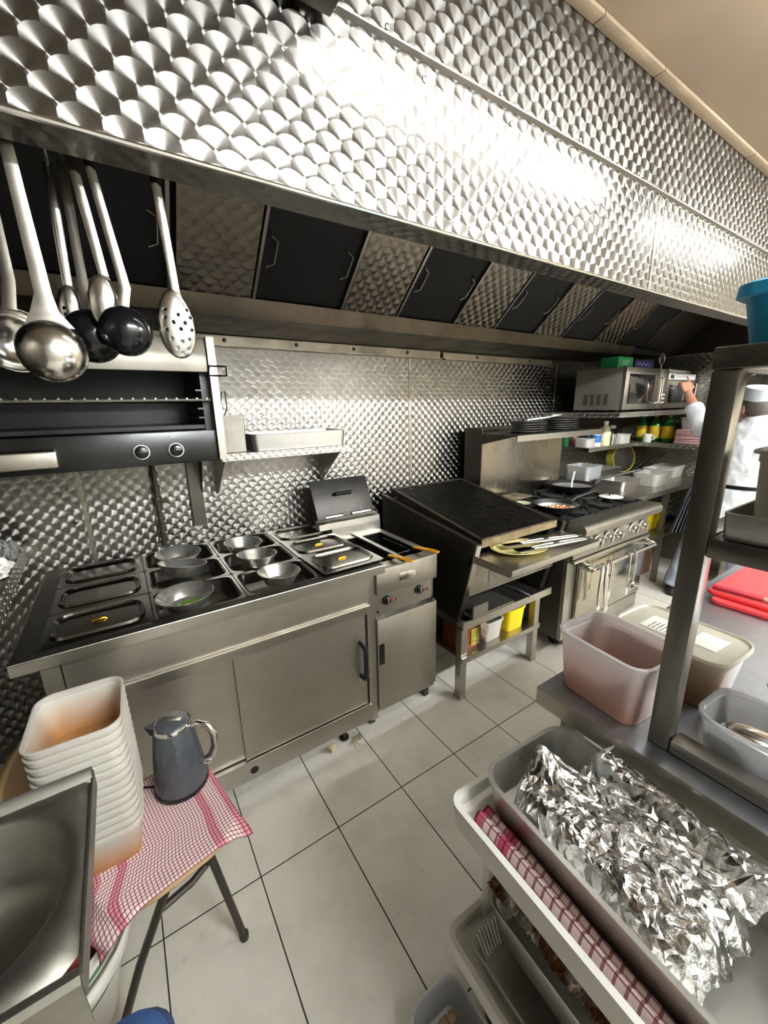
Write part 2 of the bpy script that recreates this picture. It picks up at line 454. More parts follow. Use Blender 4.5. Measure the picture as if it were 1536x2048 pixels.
# end wall, lower part faced with turned sheet as far as the corner run goes
we = struct(B().box(EX+.004, EX+.1, BY, WY, 0, CZ).put('wall_end', 'wall_paint', smooth=False))
B().box(EX, EX+.004, 1.15, WY, .0, 1.98).put('steel_sheet', 'turned_end', we, smooth=False)
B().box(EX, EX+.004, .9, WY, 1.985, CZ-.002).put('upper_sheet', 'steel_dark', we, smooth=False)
struct(B().box(LX-.1, LX, BY, WY, 0, CZ).put('wall_left', 'steel_dark', smooth=False))
struct(B().box(LX, 6.4, BY-.1, BY, 0, CZ).put('wall_front', 'tile_wall', smooth=False))
struct(B().box(6.4, 6.5, BY, WY, 0, CZ).put('wall_right', 'wall_paint', smooth=False))

# fluorescent fittings on the ceiling in front of the hood; rear pair added as unseen fill
TUBE = emit('lamp_tube', (.95, .98, 1.0, 1), LAMP_POWER)
TUBE_FILL = emit('fill_tube_glow', (.90, .96, 1.0, 1), FILL_POWER)
def lamp(x0, x1, y, label, tm=None):
    t = thing('ceiling_lamp', label, 'ceiling light', ((x0+x1)/2, y, CZ), group='fluorescent ceiling lamps')
    B().box(x0-.03, x1+.03, y-.05, y+.05, CZ-.035, CZ-.001, .006).put('housing', 'white_plastic', t)
    B().tube([(x0, y-.0, CZ-.062), (x1, y-.0, CZ-.062)], .019, 12).put('tube', tm or TUBE, t)
    for x in (x0-.012, x1-.008): B().box(x, x+.02, y-.018, y+.018, CZ-.075, CZ-.035, .003).put('holder', 'white_plastic', t)
    return t
lamp(.62, 2.25, .43, 'long fluorescent tube over the middle of the hood, out of frame above')
lamp(2.75, 4.2, .36, 'fluorescent tube over the far end of the hood by the chef')
lamp(.42, 1.92, -1.3, 'added fill tube behind the photographer over the aisle', TUBE_FILL)  # unseen tube added to brighten the aisle floor
lamp(2.6, 4.1, -1.2, 'added fill tube over the far side of the worktop', TUBE_FILL)  # second unseen tube, added for fill from behind the camera

# ================================================================== EXTRACTOR HOOD
HY, HZ = .895, 2.0
hood = thing('extractor_hood', 'long engine-turned steel extraction hood over the cooking line', 'extractor hood', (1.8, HY, HZ))
HX0, HX1 = LX+.002, EX-.01
for a, c in ((HX0, 1.872), (1.876, HX1)):
    B().box(a, c, HY, HY+.0025, HZ, 2.33).put('lower_front_sheet', 'turned_hood', hood, smooth=False)
for a, c in ((HX0, 2.03), (2.034, HX1)):
    B().box(a, c, HY+.004, HY+.006, 2.345, CZ-.001).put('upper_front_sheet', 'turned_hood', hood, smooth=False)
B().prism([(HY, 2.327), (HY-.014, 2.329), (HY-.014, 2.333), (HY+.002, 2.347), (HY+.008, 2.347), (HY+.008, 2.327)], 'x', HX0, HX1).put('ledge_strip', 'steel', hood)
B().box(1.866, 1.882, HY-.002, HY, HZ+.002, 2.326).box(2.026, 2.04, HY+.002, HY+.004, 2.348, CZ-.001).put('sheet_joint', 'steel_bright', hood, smooth=False)
for i in range(11): B().lathe([(.007, 0), (.007, .002), (.003, .004)], 8, T3(.42+i*.3, HY, 2.30-.004*(i % 2)) @ R3(PI/2, 'X')).put('screw', 'steel_dull', hood)
for i in range(9): B().lathe([(.006, 0), (.006, .002), (.003, .004)], 8, T3(.62+i*.36, HY+.004, 2.356) @ R3(PI/2, 'X')).put('screw', 'steel_dull', hood)
# folded lip under the front edge
B().prism([(HY, HZ+.012), (HY+.002, HZ-.002), (HY+.085, HZ-.002), (HY+.085, HZ+.022), (HY+.082, HZ+.022), (HY+.082, HZ+.002), (HY+.004, HZ+.003), (HY+.004, HZ+.012)], 'x', HX0, HX1).put('lip', 'turned_lip', hood)
B().tube([(HX0, HY+.001, HZ), (HX1, HY+.001, HZ)], .005, 8).put('front_bead', 'steel_bright', hood)
# sloping filter bank
SL = .863
def slope(y): return 2.015+SL*(1.845-y)
yt, yb = 1.38, 1.845
nv = Vector((0, SL, 1)).normalized()           # away from the room side is +; room side is -nv
def slab(x0, x1, y0, y1, d0, d1):
    P = []
    for d in (d0, d1):
        P.append([(x, y+nv.y*d, slope(y)+nv.z*d) for x, y in ((x0, y0), (x1, y0), (x1, y1), (x0, y1))])
    return B().loft(P)
filt = [(-.86, -.34), (-.26, .255), (.56, .985), (1.295, 1.70), (2.02, 2.415), (2.70, 3.12), (3.44, 3.86)]
infl = [(-.335, -.265), (.275, .553), (.99, 1.288), (1.705, 2.013), (2.42, 2.693), (3.125, 3.433)]
B().loft([[(x, y+nv.y*.06, slope(y)+nv.z*.06) for x, y in ((HX0, yt-.05), (HX1, yt-.05), (HX1, yb), (HX0, yb))],
          [(x, y+nv.y*.062, slope(y)+nv.z*.062) for x, y in ((HX0, yt-.05), (HX1, yt-.05), (HX1, yb), (HX0, yb))]]).put('backing_sheet', 'black_matt', hood, smooth=False)
for a, c in filt:
    f = slab(a+.012, c-.012, yt, yb-.005, .012, .045).put('grease_filter', 'mesh', hood, smooth=False)
    for hx in (a+.035, c-.065):
        y0, y1 = 1.63, 1.72
        q = [(hx, y0, slope(y0)+.012*0), (hx, y0, slope(y0)-.018), (hx+.028, (y0+.012), slope(y0+.012)-.018), (hx+.028, y1-.012, slope(y1-.012)-.018), (hx, y1, slope(y1)-.018), (hx, y1, slope(y1))]
        B().tube([Vector(p)+nv*.012 for p in q], .0032, 6).put('handle', 'steel', f)
    for x in (a, c-.012): slab(x, x+.012, yt, yb, -.006, .05).put('filter_frame', 'steel', hood, smooth=False)
for a, c in infl:
    slab(a, c, yt, yb, .0, .01).put('infill_panel', 'turned_slope', hood, smooth=False)
# plain closing panel at the far end, then dark soffit over the corner
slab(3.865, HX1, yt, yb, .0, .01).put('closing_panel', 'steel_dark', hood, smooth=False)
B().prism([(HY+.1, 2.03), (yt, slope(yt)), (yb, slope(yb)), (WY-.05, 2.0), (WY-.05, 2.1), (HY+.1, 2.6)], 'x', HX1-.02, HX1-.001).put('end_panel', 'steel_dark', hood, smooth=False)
# hood roof between front and filters
B().box(HX0, HX1, yt-.06, yt-.045, slope(yt), CZ-.02).put('inner_bulkhead', 'black_matt', hood, smooth=False)
# grease gutter under the filters
B().prism([(1.835, 2.018), (1.842, 2.022), (1.862, 2.010), (1.88, 1.965), (2.14, 1.945), (2.235, 1.945), (2.235, 1.935), (2.13, 1.935), (1.866, 1.950), (1.838, 2.006)], 'x', HX0, 3.75).put('grease_gutter', steel('gutter_steel', '#4e463a', .36, grime=.6, gcol='#33281c', gscale=5), hood)
B().prism([(1.862, 2.012), (1.88, 2.012), (2.235, 2.40), (2.235, 2.30), (1.885, 1.975)], 'x', HX0, HX1-.03).put('rear_sheet', 'black_matt', hood, smooth=False)
for x in (.33, .66, .98, 1.32): B().lathe([(.006, 0), (.006, .004)], 8, T3(x, 2.05, 1.943) @ R3(PI, 'X')).put('gutter_bolt', 'rust', hood)

# angle rail on the wall under the gutter
tr = struct(B().prism([(WY, 1.93), (WY-.02, 1.93), (WY-.02, 1.888), (WY-.045, 1.884), (WY-.045, 1.878), (WY, 1.878)], 'x', LX, 1.94).prism([(WY, 1.925), (WY-.02, 1.925), (WY-.02, 1.888), (WY-.045, 1.884), (WY-.045, 1.878), (WY, 1.878)], 'x', 1.97, 3.2).put('trim_1', 'steel_rail', smooth=False))
for x in (-.3, .1, .52, .90, 1.26, 1.66, 2.3, 2.9): B().lathe([(.010, 0), (.010, .004), (.006, .007)], 10, T3(x, WY-.02, 1.909) @ R3(PI/2, 'X')).put('rail_bolt', 'black', tr)
# plaster cove where the hood meets the ceiling
cv = B()
for a, c in ((LX, .98), (.985, 1.35), (1.355, 1.72), (1.725, 2.6), (2.605, EX-.012)):
    cv.box(a, c, HY-.035, HY+.003, CZ-.012, CZ-.0005, .002)
struct(cv.put('trim_2', plain('cove_plaster', '#94826a', .6, 0, .12, 6)))

# dark box hung on the hood front, cut by the top of the frame
bx = thing('switch_box', 'dark grey metal box with bolts fixed high on the hood front', 'box', (.33, .85, 2.34))
B().box(.1, .472, .835, HY-.016, 2.30, 2.44, .003).put('case', 'steel_dark', bx)
for y, z in ((.845, 2.312), (.87, 2.318)): B().lathe([(.007, 0), (.007, .008), (.004, .011)], 8, T3(.472, y, z) @ R3(PI/2, 'Y')).put('bolt', 'steel_dull', bx)

# ================================================================== SALAMANDER GRILL
sal = thing('salamander_grill', 'wall-mounted black and steel salamander grill with open front, at upper left', 'grill', (-.2, 2.0, 1.37))
sx0, sx1, sy0 = -.56, .335, 1.73
b = B().box(sx0, sx1, sy0+.02, WY-.012, 1.80, 1.835).box(sx0, sx1, WY-.04, WY-.012, 1.37, 1.80).box(sx0, sx0+.03, sy0+.02, WY-.04, 1.37, 1.80).box(sx1-.03, sx1, sy0+.05, WY-.04, 1.37, 1.80).box(sx0, sx1, sy0+.05, WY-.04, 1.37, 1.40)
b.put('body', 'salamander_black', sal)
B().box(sx0, sx1-.004, sy0, sy0+.02, 1.712, 1.835, .004).put('top_fascia', 'steel_dull', sal)
B().prism([(sy0-.005, 1.376), (sy0+.06, 1.376), (sy0+.06, 1.84), (sy0-.005, 1.84)], 'x', sx1, sx1+.028).put('side_trim', 'steel', sal)
B().box(sx0, sx1, sy0+.01, sy0+.05, 1.372, 1.495, .004).put('control_panel', 'black', sal)
B().box(sx0+.03, sx1-.03, sy0+.06, WY-.05, 1.50, 1.515).put('drip_shelf', 'salamander_black', sal)
rk = B()
rk.tube([(sx0+.03, sy0+.02, 1.61), (sx1-.005, sy0+.02, 1.61)], .0055, 8)
for i in range(24):
    x = sx0+.06+i*.0355
    rk.tube([(x, sy0+.014, 1.616), (x, sy0+.4, 1.616)], .0035, 6)
rk.tube([(sx0+.03, sy0+.4, 1.61), (sx1-.03, sy0+.4, 1.61)], .005, 6)
rk.put('grill_rack', 'steel', sal)
sd = B()
for z in (1.54, 1.575, 1.645): sd.box(sx1-.05, sx1-.03, sy0+.05, sy0+.38, z, z+.006)
sd.put('rack_runner', 'steel_dark', sal)
for x in (.066, .182):
    k = B().lathe([(.027, 0), (.027, .006), (.0235, .008), (.0235, .002)], 28, T3(x, sy0+.011, 1.425) @ R3(PI/2, 'X'), cap1=False).put('dial_ring', 'white_plastic', sal)
    B().lathe([(.022, 0), (.021, .016), (.018, .018)], 24, T3(x, sy0+.010, 1.425) @ R3(PI/2, 'X')).box(x-.019, x+.019, sy0-.016, sy0-.006, 1.421, 1.429, .002).put('control_knob', 'black_plastic', k)
B().box(sx0, -.178, sy0-.02, sy0+.01, 1.392, 1.452, .008).prism([(sy0-.035, 1.449), (sy0-.02, 1.455), (sy0+.01, 1.455), (sy0+.01, 1.445), (sy0-.018, 1.445)], 'x', sx0, -.182).put('tray_front', 'steel', sal)
for x in (.295,):
    B().box(x-.03, x+.03, WY-.03, WY-.012, .99, 1.372).prism([(WY-.03, 1.37), (WY-.16, 1.37), (WY-.03, 1.16)], 'x', x+.026, x+.03).put('wall_bracket', 'steel_dark', sal)
B().tube([(sx1+.03, sy0-.004, 1.70), (sx1+.062, sy0-.004, 1.70), (sx1+.062, sy0-.004, 1.735), (sx1+.002, sy0-.004, 1.735), (sx1-.006, sy0-.004, 1.70), (sx1+.03, sy0-.004, 1.70)], .0045, 6).put('handle_clip', 'black', sal)

# gas pipe with tap on the wall below it
gp = thing('gas_pipe', 'oily brown gas pipe with a tap running down the steel wall behind the hot cupboard', 'pipe', (.115, 2.215, .92))
B().tube([(.115, 2.215, .915), (.115, 2.215, 1.36)], .0125, 10).lathe([(.019, 0), (.019, .03)], 8, T3(.115, 2.215, 1.19)).lathe([(.018, 0), (.018, .025)], 8, T3(.115, 2.215, 1.01)).lathe([(.017, 0), (.017, .03)], 8, T3(.115, 2.215, 1.26)).put('pipe', 'rust', gp)
B().lathe([(.02, 0), (.022, .02), (.02, .04)], 10, T3(.115, 2.215, 1.125)).tube([(.115, 2.2, 1.145), (.16, 2.19, 1.150), (.168, 2.19, 1.13)], .007, 8).put('tap', 'rust', gp)

# ================================================================== WALL SHELF
ws = thing('wall_shelf', 'small engine-turned steel wall shelf on brackets right of the salamander', 'shelf', (.72, 2.1, 1.36))
B().box(.385, 1.055, 1.95, WY-.002, 1.366, 1.372).put('shelf_board', 'turned_flat', ws, smooth=False)
B().box(.385, 1.055, 1.946, 1.95, 1.34, 1.372).put('front_flange', 'turned_flat_side', ws, smooth=False)
for x in (.40, 1.0):
    B().prism([(1.955, 1.366), (WY-.002, 1.366), (WY-.002, 1.145), (WY-.03, 1.145), (1.955, 1.345)], 'x', x, x+.003).box(x, x+.03, WY-.005, WY-.002, 1.145, 1.366).put('bracket', 'steel', ws)
pb = thing('plate_box', 'tall plain steel box standing at the left end of the wall shelf', 'box', (.465, 2.06, 1.374))
B().stack([(.108, .10, .006, 1.374), (.112, .104, .006, 1.545), (.106, .098, .006, 1.545), (.104, .096, .006, 1.38)], m=T3(.465, 2.06, 0)).put('box_body', 'steel_dull', pb)
tn = thing('wire_strainer_handle', 'thin black wire frame standing behind the steel box on the wall shelf', 'wire rack', (.47, 2.15, 1.374))
B().tube([(.44, 2.15, 1.378), (.432, 2.15, 1.575), (.452, 2.15, 1.60), (.458, 2.14, 1.655), (.474, 2.14, 1.66), (.476, 2.14, 1.58), (.462, 2.15, 1.545), (.47, 2.15, 1.378)], .003, 6).put('wire_loop', 'black', tn)
def tray(name, label, cat, w, d, h, loc, rotz=0, mat='alu', r=.03, t=.003, rim=.008, group=None):
    b = B().stack([(w-.03, d-.03, r, 0), (w-2*rim, d-2*rim, r, h-.004), (w, d, r+rim, h-.002), (w, d, r+rim, h), (w-2*rim-2*t, d-2*rim-2*t, r, h), (w-.03-2*t, d-.03-2*t, r, t)])
    o = b.put(name, mat, None, None); o.location = loc; o.rotation_euler = (0, 0, rotz)
    return tag(o, label, cat, group)
tray('roasting_tray', 'shallow oblong aluminium tray on the small wall shelf', 'tray', .52, .24, .082, (.79, 2.075, 1.374), 0, 'alu', .025)

# ================================================================== LEFT SHELF
ls = thing('side_shelf', 'engine-turned steel side shelf at the left edge of the frame above the hot cupboard', 'shelf', (-.6, 1.9, 1.0))
B().loft([[(LX+.002, 1.3, z), (-.372, 1.3, z), (-.418, WY-.004, z), (LX+.002, WY-.004, z)] for z in (1.018, 1.024)]).put('shelf_board', 'steel_dull', ls, smooth=False)
B().loft([[(-.372, 1.3, z), (-.366, 1.3, z), (-.412, WY-.004, z), (-.418, WY-.004, z)] for z in (.955, 1.024)]).put('edge_flange', 'turned_end', ls, smooth=False)
us = thing('upper_side_shelf', 'dark upper steel shelf on the left wall just below the salamander', 'shelf', (-.65, 1.9, 1.2))
B().loft([[(LX+.002, 1.5, z), (-.44, 1.5, z), (-.47, WY-.004, z), (LX+.002, WY-.004, z)] for z in (1.238, 1.244)]).put('shelf_board', 'steel_dark', us, smooth=False)
B().loft([[(-.44, 1.5, z), (-.434, 1.5, z), (-.464, WY-.004, z), (-.47, WY-.004, z)] for z in (1.19, 1.244)]).put('edge_flange', 'turned_end', us, smooth=False)
def crumple(name, mat, c, sx, sy, h, amp, seed, n=26, dome=True):
    def f(u, v):
        x, y = (u-.5)*2, (v-.5)*2
        q = noise.noise(Vector((x*2.3+seed, y*2.3, seed)))*amp + noise.noise(Vector((x*6+seed, y*6, 3)))*amp*.5
        e = max(0, 1-max(abs(x), abs(y))**3)
        return (c[0]+x*sx*(1+.15*noise.noise(Vector((y*2, seed, x)))), c[1]+y*sy*(1+.15*noise.noise(Vector((x*2, seed, y)))), c[2]+max(0.0005, (h if dome else 0)*e + q*(.3+e)))
    return B().grid(f, n, n)
o = crumple('paper', 'paper', (0, 0, 0), .075, .09, .035, .03, 3.1).put('crumpled_paper', 'paper', solid=.001, ang=20); o.location = (-.47, 1.86, 1.027)
tag(o, 'crumpled white paper lying on the left side shelf', 'paper')
o = crumple('bag', 'tub_blue', (0, 0, 0), .075, .07, .06, .05, 9.4).put('plastic_bag', plastic_clear('bag_film', '#d8d6d0', .72, .5, .1), solid=.0006, ang=25); o.location = (-.475, 2.07, 1.027)
tag(o, 'clear plastic bag on the left side shelf behind the crumpled paper', 'plastic bag')

# ================================================================== HOT CUPBOARD (BAIN-MARIE)
TZ = .89
hc = thing('hot_cupboard', 'long steel hot cupboard with a pan-well top and sliding doors', 'hot cupboard', (.26, 1.8, 0))
bx0, bx1, by0, by1 = -.30, .838, 1.425, 2.2
B().box(bx0, bx0+.012, by0+.005, by1, .10, TZ-.03).box(bx1-.012, bx1, by0+.005, by1, .10, TZ-.03).box(bx0+.012, bx1-.012, by1-.012, by1, .10, TZ-.03).box(bx0+.012, bx1-.012, by0+.03, by1-.012, .16, .175).put('carcass', 'steel_front', hc, smooth=False)
B().box(bx0+.05, bx1, by0, by0+.012, .705, TZ-.03).put('upper_fascia', 'steel_front', hc, smooth=False)
B().box(bx0, bx0+.046, by0-.001, by0+.012, .10, TZ-.03).put('corner_post', 'steel_front', hc, smooth=False)
B().box(bx0+.05, bx1-.006, by0-.012, by0+.012, .665, .70).box(bx0+.05, bx1-.006, by0-.016, by0+.012, .70, .704).put('door_track', 'steel', hc, smooth=False)
d1 = B().box(-.24, .262, by0+.016, by0+.024, .185, .664).put('sliding_door', 'steel_front', hc, smooth=False)
d2 = B().box(.238, .812, by0+.002, by0+.012, .185, .664).box(.234, .244, by0-.0, by0+.013, .185, .664).put('sliding_door', 'steel_front', hc, smooth=False)
B().tube([(.785, by0+.004, .525), (.785, by0-.03, .52), (.790, by0-.036, .50), (.790, by0-.036, .375), (.785, by0-.03, .355), (.785, by0+.004, .35)], [.013, .013, .012, .012, .013, .013], 10).put('door_handle', 'black_plastic', d2)
B().box(.806, .822, by0+.004, by0+.02, .18, .664).put('door_gap', 'black', hc, smooth=False)
pl = B().box(bx0, bx1-.006, by0-.004, by0+.01, .085, .172).box(bx0+.05, bx1-.02, by0-.008, by0+.012, .172, .179).put('plinth', 'steel', hc, smooth=False)
B().lathe([(.017, 0), (.017, .0015), (.004, .002)], 20, T3(.259, by0-.0035, .128) @ R3(PI/2, 'X')).put('plinth_hole', 'black_matt', pl)
for x, y in ((bx0+.06, by0+.06), (.70, by0+.05), (bx0+.06, by1-.06), (.70, by1-.06)): B().lathe([(.022, .001), (.022, .012), (.012, .014), (.012, .10)], 12, T3(x, y, 0)).put('foot', 'steel_dark', hc)
tx0, tx1, ty0, ty1 = -.355, .90, 1.388, 2.225
cols = [-.295, .018, .331, .644, .872+.085]
cw = .305
px = [-.297, .014, .325, .583]
px = [-.298+i*.307 for i in range(4)]
rows = [1.427+i*.26 for i in range(3)]
top = B().box(tx0, tx1, ty0, rows[0]+.008, TZ-.006, TZ).box(tx0, tx1, rows[2]+.248, ty1, TZ-.006, TZ).box(tx0, px[0]+.008, rows[0]+.008, rows[2]+.248, TZ-.006, TZ).box(px[3]+.295, tx1, rows[0]+.008, rows[2]+.248, TZ-.006, TZ)
for i in range(1, 4): top.box(px[i]-.012, px[i]+.008, rows[0]+.008, rows[2]+.248, TZ-.006, TZ)
for r in rows[1:]: top.box(px[0]+.008, px[3]+.295, r-.012, r+.008, TZ-.012, TZ-.006)
top.put('well_top', 'steel_dark', hc, smooth=False)
B().box(tx0, tx1, ty0-.002, ty0+.0, TZ-.036, TZ).box(tx0-.002, tx0, ty0, ty1, TZ-.036, TZ).box(tx1, tx1+.002, ty0, ty1, TZ-.036, TZ).box(tx0, tx1, ty0, by0, TZ-.036, TZ-.034).put('rim_edge', 'steel', hc, smooth=False)
B().tube([(tx0, ty0-.001, TZ), (tx1, ty0-.001, TZ)], .0025, 6).put('rim_bead', 'steel', hc)

# pans and lids
PW, PD = .303, .256
def pan_geo(): return B().stack([(PW-.06, PD-.06, .03, -.063), (PW-.035, PD-.035, .035, -.055), (PW-.03, PD-.03, .04, -.004), (PW-.02, PD-.02, .042, .0015), (PW, PD, .012, .0015), (PW, PD, .012, .0025), (PW-.018, PD-.018, .042, .0028), (PW-.032, PD-.032, .038, -.004), (PW-.038, PD-.038, .033, -.053), (PW-.064, PD-.064, .028, -.0605)])
def pan(i, j, label):
    o = pan_geo().put('gastronorm_pan', 'pan_steel'); o.location = (px[i]+PW/2, rows[j]+PD/2, TZ+.001)
    return tag(o, label, 'pan', 'steel pans in the hot cupboard top')
M['pan_steel'] = steel('pan_steel', '#8e8a83', .2, grain=(2, 2, 2), grime=.15, gscale=5)
M['lid_dark'] = steel('lid_dark_steel', '#6f6b65', .16, grain=(2, 2, 2), grime=.1, gscale=3)
M['bowl_steel'] = plain('bowl_steel', '#cfcbc2', .27, .88, .06)
M['lid_steel'] = steel('lid_bright_steel', '#b0aba2', .18, grain=(2, 2, 2), grime=.12, gscale=6)
def lid(i, j, label, mat, knob, z=TZ+.0008, dx=0, dy=0, rz=0):
    t = thing('pan_cover', label, 'pan lid', (px[i]+PW/2+dx, rows[j]+PD/2+dy, z), rz, 'steel lids on the hot cupboard pans', world=False)
    PWl, PDl = PW-.002, PD-.002
    b = B().stack([(PWl, PDl, .012, 0), (PWl, PDl, .012, .002), (PWl-.036, PDl-.060, .055, .003), (PWl-.044, PDl-.070, .052, .011), (PWl-.052, PDl-.080, .05, .011), (PWl-.060, PDl-.088, .047, .004), (PWl-.066, PDl-.094, .045, .004), (PWl-.078, PDl-.108, .04, -.004), (.145, .095, .046, -.004), (.13, .085, .042, -.002), (.118, .073, .036, -.006), (.08, .05, .024, -.014)], n=7)
    b.put('lid_plate', mat, t)
    # finger bar across the dished centre
    if knob:
        B().tube([(-.026, 0, -.008), (-.014, 0, .003), (.014, 0, .004), (.026, 0, -.008)], [.004, .0075, .0075, .004], 10).put('lid_knob', 'brass', t)
    else:
        B().tube([(-.03, 0, -.010), (-.018, 0, -.004), (.018, 0, -.004), (.03, 0, -.010)], .004, 8).put('lid_bar', mat, t)
    return t
cname = ['left end', 'second', 'third', 'right end']; rname = ['front', 'middle', 'back']
for i in (1, 2):
    for j in range(3): pan(i, j, f'open steel pan holding a bowl, {rname[j]} of the {cname[i]} column')
lid(0, 0, 'dark steel pan lid with gold knob, front of the left end column', 'lid_dark', True)
lid(0, 1, 'dark steel pan lid without gold knob, middle of the left end column', 'lid_dark', False)
lid(0, 2, 'dark steel pan lid against the wall, back of the left end column', 'lid_dark', False)
lid(3, 0, 'bright steel pan lid with brass knob, front of the right end column by the fryer', 'lid_steel', True, TZ+.010, rz=.02)
lid(3, 1, 'bright steel pan lid with brass knob, middle of the right end column', 'lid_steel', True, TZ+.003, rz=-.015)
lid(3, 2, 'plain bright steel pan lid at the back of the right end column', 'lid_steel', False, TZ+.001)

def bowl(x, y, z, r, label, tilt=(0, 0)):
    b = B().lathe([(r*.62, 0), (r*.66, .002), (r*.97, .047), (r, .049), (r, .0505), (r*.965, .0495), (r*.65, .0045), (r*.4, .003), (1e-4, .003)], 40)
    o = b.put('steel_bowl', 'bowl_steel'); o.location = (x, y, z); o.rotation_euler = (tilt[0], tilt[1], 0)
    return tag(o, label, 'bowl', 'round steel bowls in the pans')
zb = TZ-.010
bowl(.148, 1.955, TZ+.010, .095, 'round steel bowl in the back pan of the second column', (.05, .02))
bowl(.138, 1.765, TZ+.019, .093, 'round steel bowl in the middle pan of the second column, tilted', (-.12, .16))
bowl(.118, 1.515, zb+.001, .098, 'largest round steel bowl, chopped green herbs inside, front of the second column', (.02, -.03))
bowl(.428, 1.925, TZ+.0095, .088, 'round steel bowl in the back pan of the third column', (.03, .05))
bowl(.435, 1.715, TZ+.010, .086, 'round steel bowl in the middle pan of the third column', (-.04, .05))
bowl(.465, 1.515, zb, .086, 'round steel bowl in the front pan of the third column', (.0, .05))
hb = B(); rnd = random.Random(4)
for i in range(260):
    a, r = rnd.uniform(0, 2*PI), .045*math.sqrt(rnd.random())
    x, y = .012+r*math.cos(a)*1.1, -.012+r*math.sin(a)*.9
    hb.box(-.005, .005, -.002, .002, -.0006, .0006, m=T3(x, y, .006+.006*rnd.random()*(1-r/.05)) @ Matrix.Rotation(rnd.uniform(0, 6), 4, 'Z') @ Matrix.Rotation(rnd.uniform(-.5, .5), 4, 'X'))
o = hb.put('chopped_herbs', plain('herb_green', '#4f7a1d', .6, 0, .35, 80), smooth=False); o.location = (.118, 1.515, zb+.001)
tag(o, 'chopped green herbs in the largest steel bowl', 'herbs', kind='stuff')
o = crumple('f', 'x', (0, 0, .003), .045, .04, .012, .010, 5.5, 16).put('cooked_leftovers', speck('leftovers', ['#8a6a50', '#b59a80', '#6a4a3a'], 90), solid=.002); o.location = (.418, 1.49, TZ-.056)
tag(o, 'pinkish brown food scraps in the front pan of the third column', 'food', kind='stuff')

# ================================================================== DEEP FRYER
fr = thing('deep_fryer', 'twin-tank steel deep fryer between the hot cupboard and the chargrill', 'deep fryer', (1.045, 1.75, 0))
fx0, fx1, fy0, fy1, FZ = .846, 1.25, 1.46, 2.03, .852
B().box(fx0, fx0+.04, fy0-.005, fy0+.03, .04, FZ-.002).put('front_post', 'steel', fr, smooth=False)
B().box(fx0, fx0+.008, fy0+.03, fy1, .1, FZ-.01).box(fx1-.012, fx1, fy0+.01, fy1, .1, FZ-.01).box(fx0, fx1, fy1-.01, fy1, .1, FZ).box(fx0+.01, fx1-.012, fy0+.012, fy1-.01, .1, .12).put('carcass', 'steel_dull', fr, smooth=False)
B().box(fx0+.042, fx1, fy0-.022, fy0+.01, .722, FZ-.006, .003).put('upper_apron', 'steel_front', fr)
cp = B().box(fx0+.042, fx1-.016, fy0+.004, fy0+.012, .60, .722).put('control_panel', 'steel', fr, smooth=False)
B().prism([(fy0-.016, .592), (fy0+.012, .612), (fy0+.012, .596), (fy0-.016, .588)], 'x', fx0+.042, fx1).put('panel_ledge', 'steel_bright', fr)
dr = B().box(fx0+.042, fx1+.004, fy0-.018, fy0+.002, .10, .59, .003).put('door', 'steel_front', fr)
B().box(fx0+.048, fx0+.078, fy0-.0195, fy0-.0175, .35, .462).put('recessed_handle', 'black', dr, smooth=False)
B().lathe([(.006, 0), (.006, .016)], 10, T3(fx1-.006, fy0-.008, .588)).put('hinge_pin', 'steel_bright', fr)
B().box(fx0+.042, fx1, fy0-.006, fy0+.01, .075, .098).put('toe_strip', 'steel', fr, smooth=False)
for x in (fx0+.02, fx1-.03):
    for y in (fy0+.03, fy1-.05): B().box(x-.014, x+.014, y-.012, y+.012, .001, .1).put('leg', 'steel_dark', fr, smooth=False)
for x in (.953, 1.15):
    k = B().lathe([(.024, 0), (.022, .006), (.017, .010), (.016, .022)], 20, T3(x, fy0+.004, .674) @ R3(PI/2, 'X')).put('temperature_knob', 'black_plastic', fr)
    B().box(x-.004, x+.005, fy0-.022, fy0-.014, .655, .692, .002).put('knob_grip', 'steel', k)
    for dx, mt in ((.042, 'red'), (.055, 'black_plastic')): B().lathe([(.006, 0), (.006, .005), (.003, .007)], 10, T3(x+dx, fy0+.004, .664) @ R3(PI/2, 'X')).put('indicator_lamp', mt, fr)
B().lathe([(.007, 0), (.007, .003)], 10, T3(.905, fy0+.004, .625) @ R3(PI/2, 'X')).put('reset_button', 'black_plastic', fr)
B().box(1.015, 1.112, fy0-.0245, fy0-.022, .764, .806, .001).put('maker_plate', 'steel_bright', fr)
# rim with two tank openings
t0, t1, t2, t3, u0, u1 = .935, 1.052, 1.075, 1.215, fy0+.045, fy1-.115
B().box(fx0+.003, t0, fy0-.02, fy1-.06, FZ-.006, FZ).box(t1, t2, fy0-.02, fy1-.06, FZ-.006, FZ+.008).box(t3, fx1+.003, fy0-.02, fy1-.06, FZ-.006, FZ).box(t0, t1, fy0-.02, u0, FZ-.006, FZ).box(t2, t3, fy0-.02, u0, FZ-.006, FZ).box(t0, t1, u1, fy1-.06, FZ-.006, FZ).box(t2, t3, u1, fy1-.06, FZ-.006, FZ).put('tank_rim', 'steel', fr, smooth=False)
for a, c in ((t0, t1), (t2, t3)):
    B().stack([(c-a, u1-u0, .02, FZ-.006), (c-a, u1-u0, .02, FZ-.2)], cap0=False, m=T3((a+c)/2, (u0+u1)/2, 0)).put('oil_tank', 'black', fr)
B().prism([(fy1-.055, .906), (fy1-.05, .94), (fy1-.005, .955), (fy1, .955), (fy1, .906)], 'x', fx0+.012, fx1+.004).prism([(fy1-.06, FZ), (fy1-.055, .906), (fy1, .906), (fy1, FZ)], 'x', .932, fx1+.004).put('rear_riser', 'steel', fr)
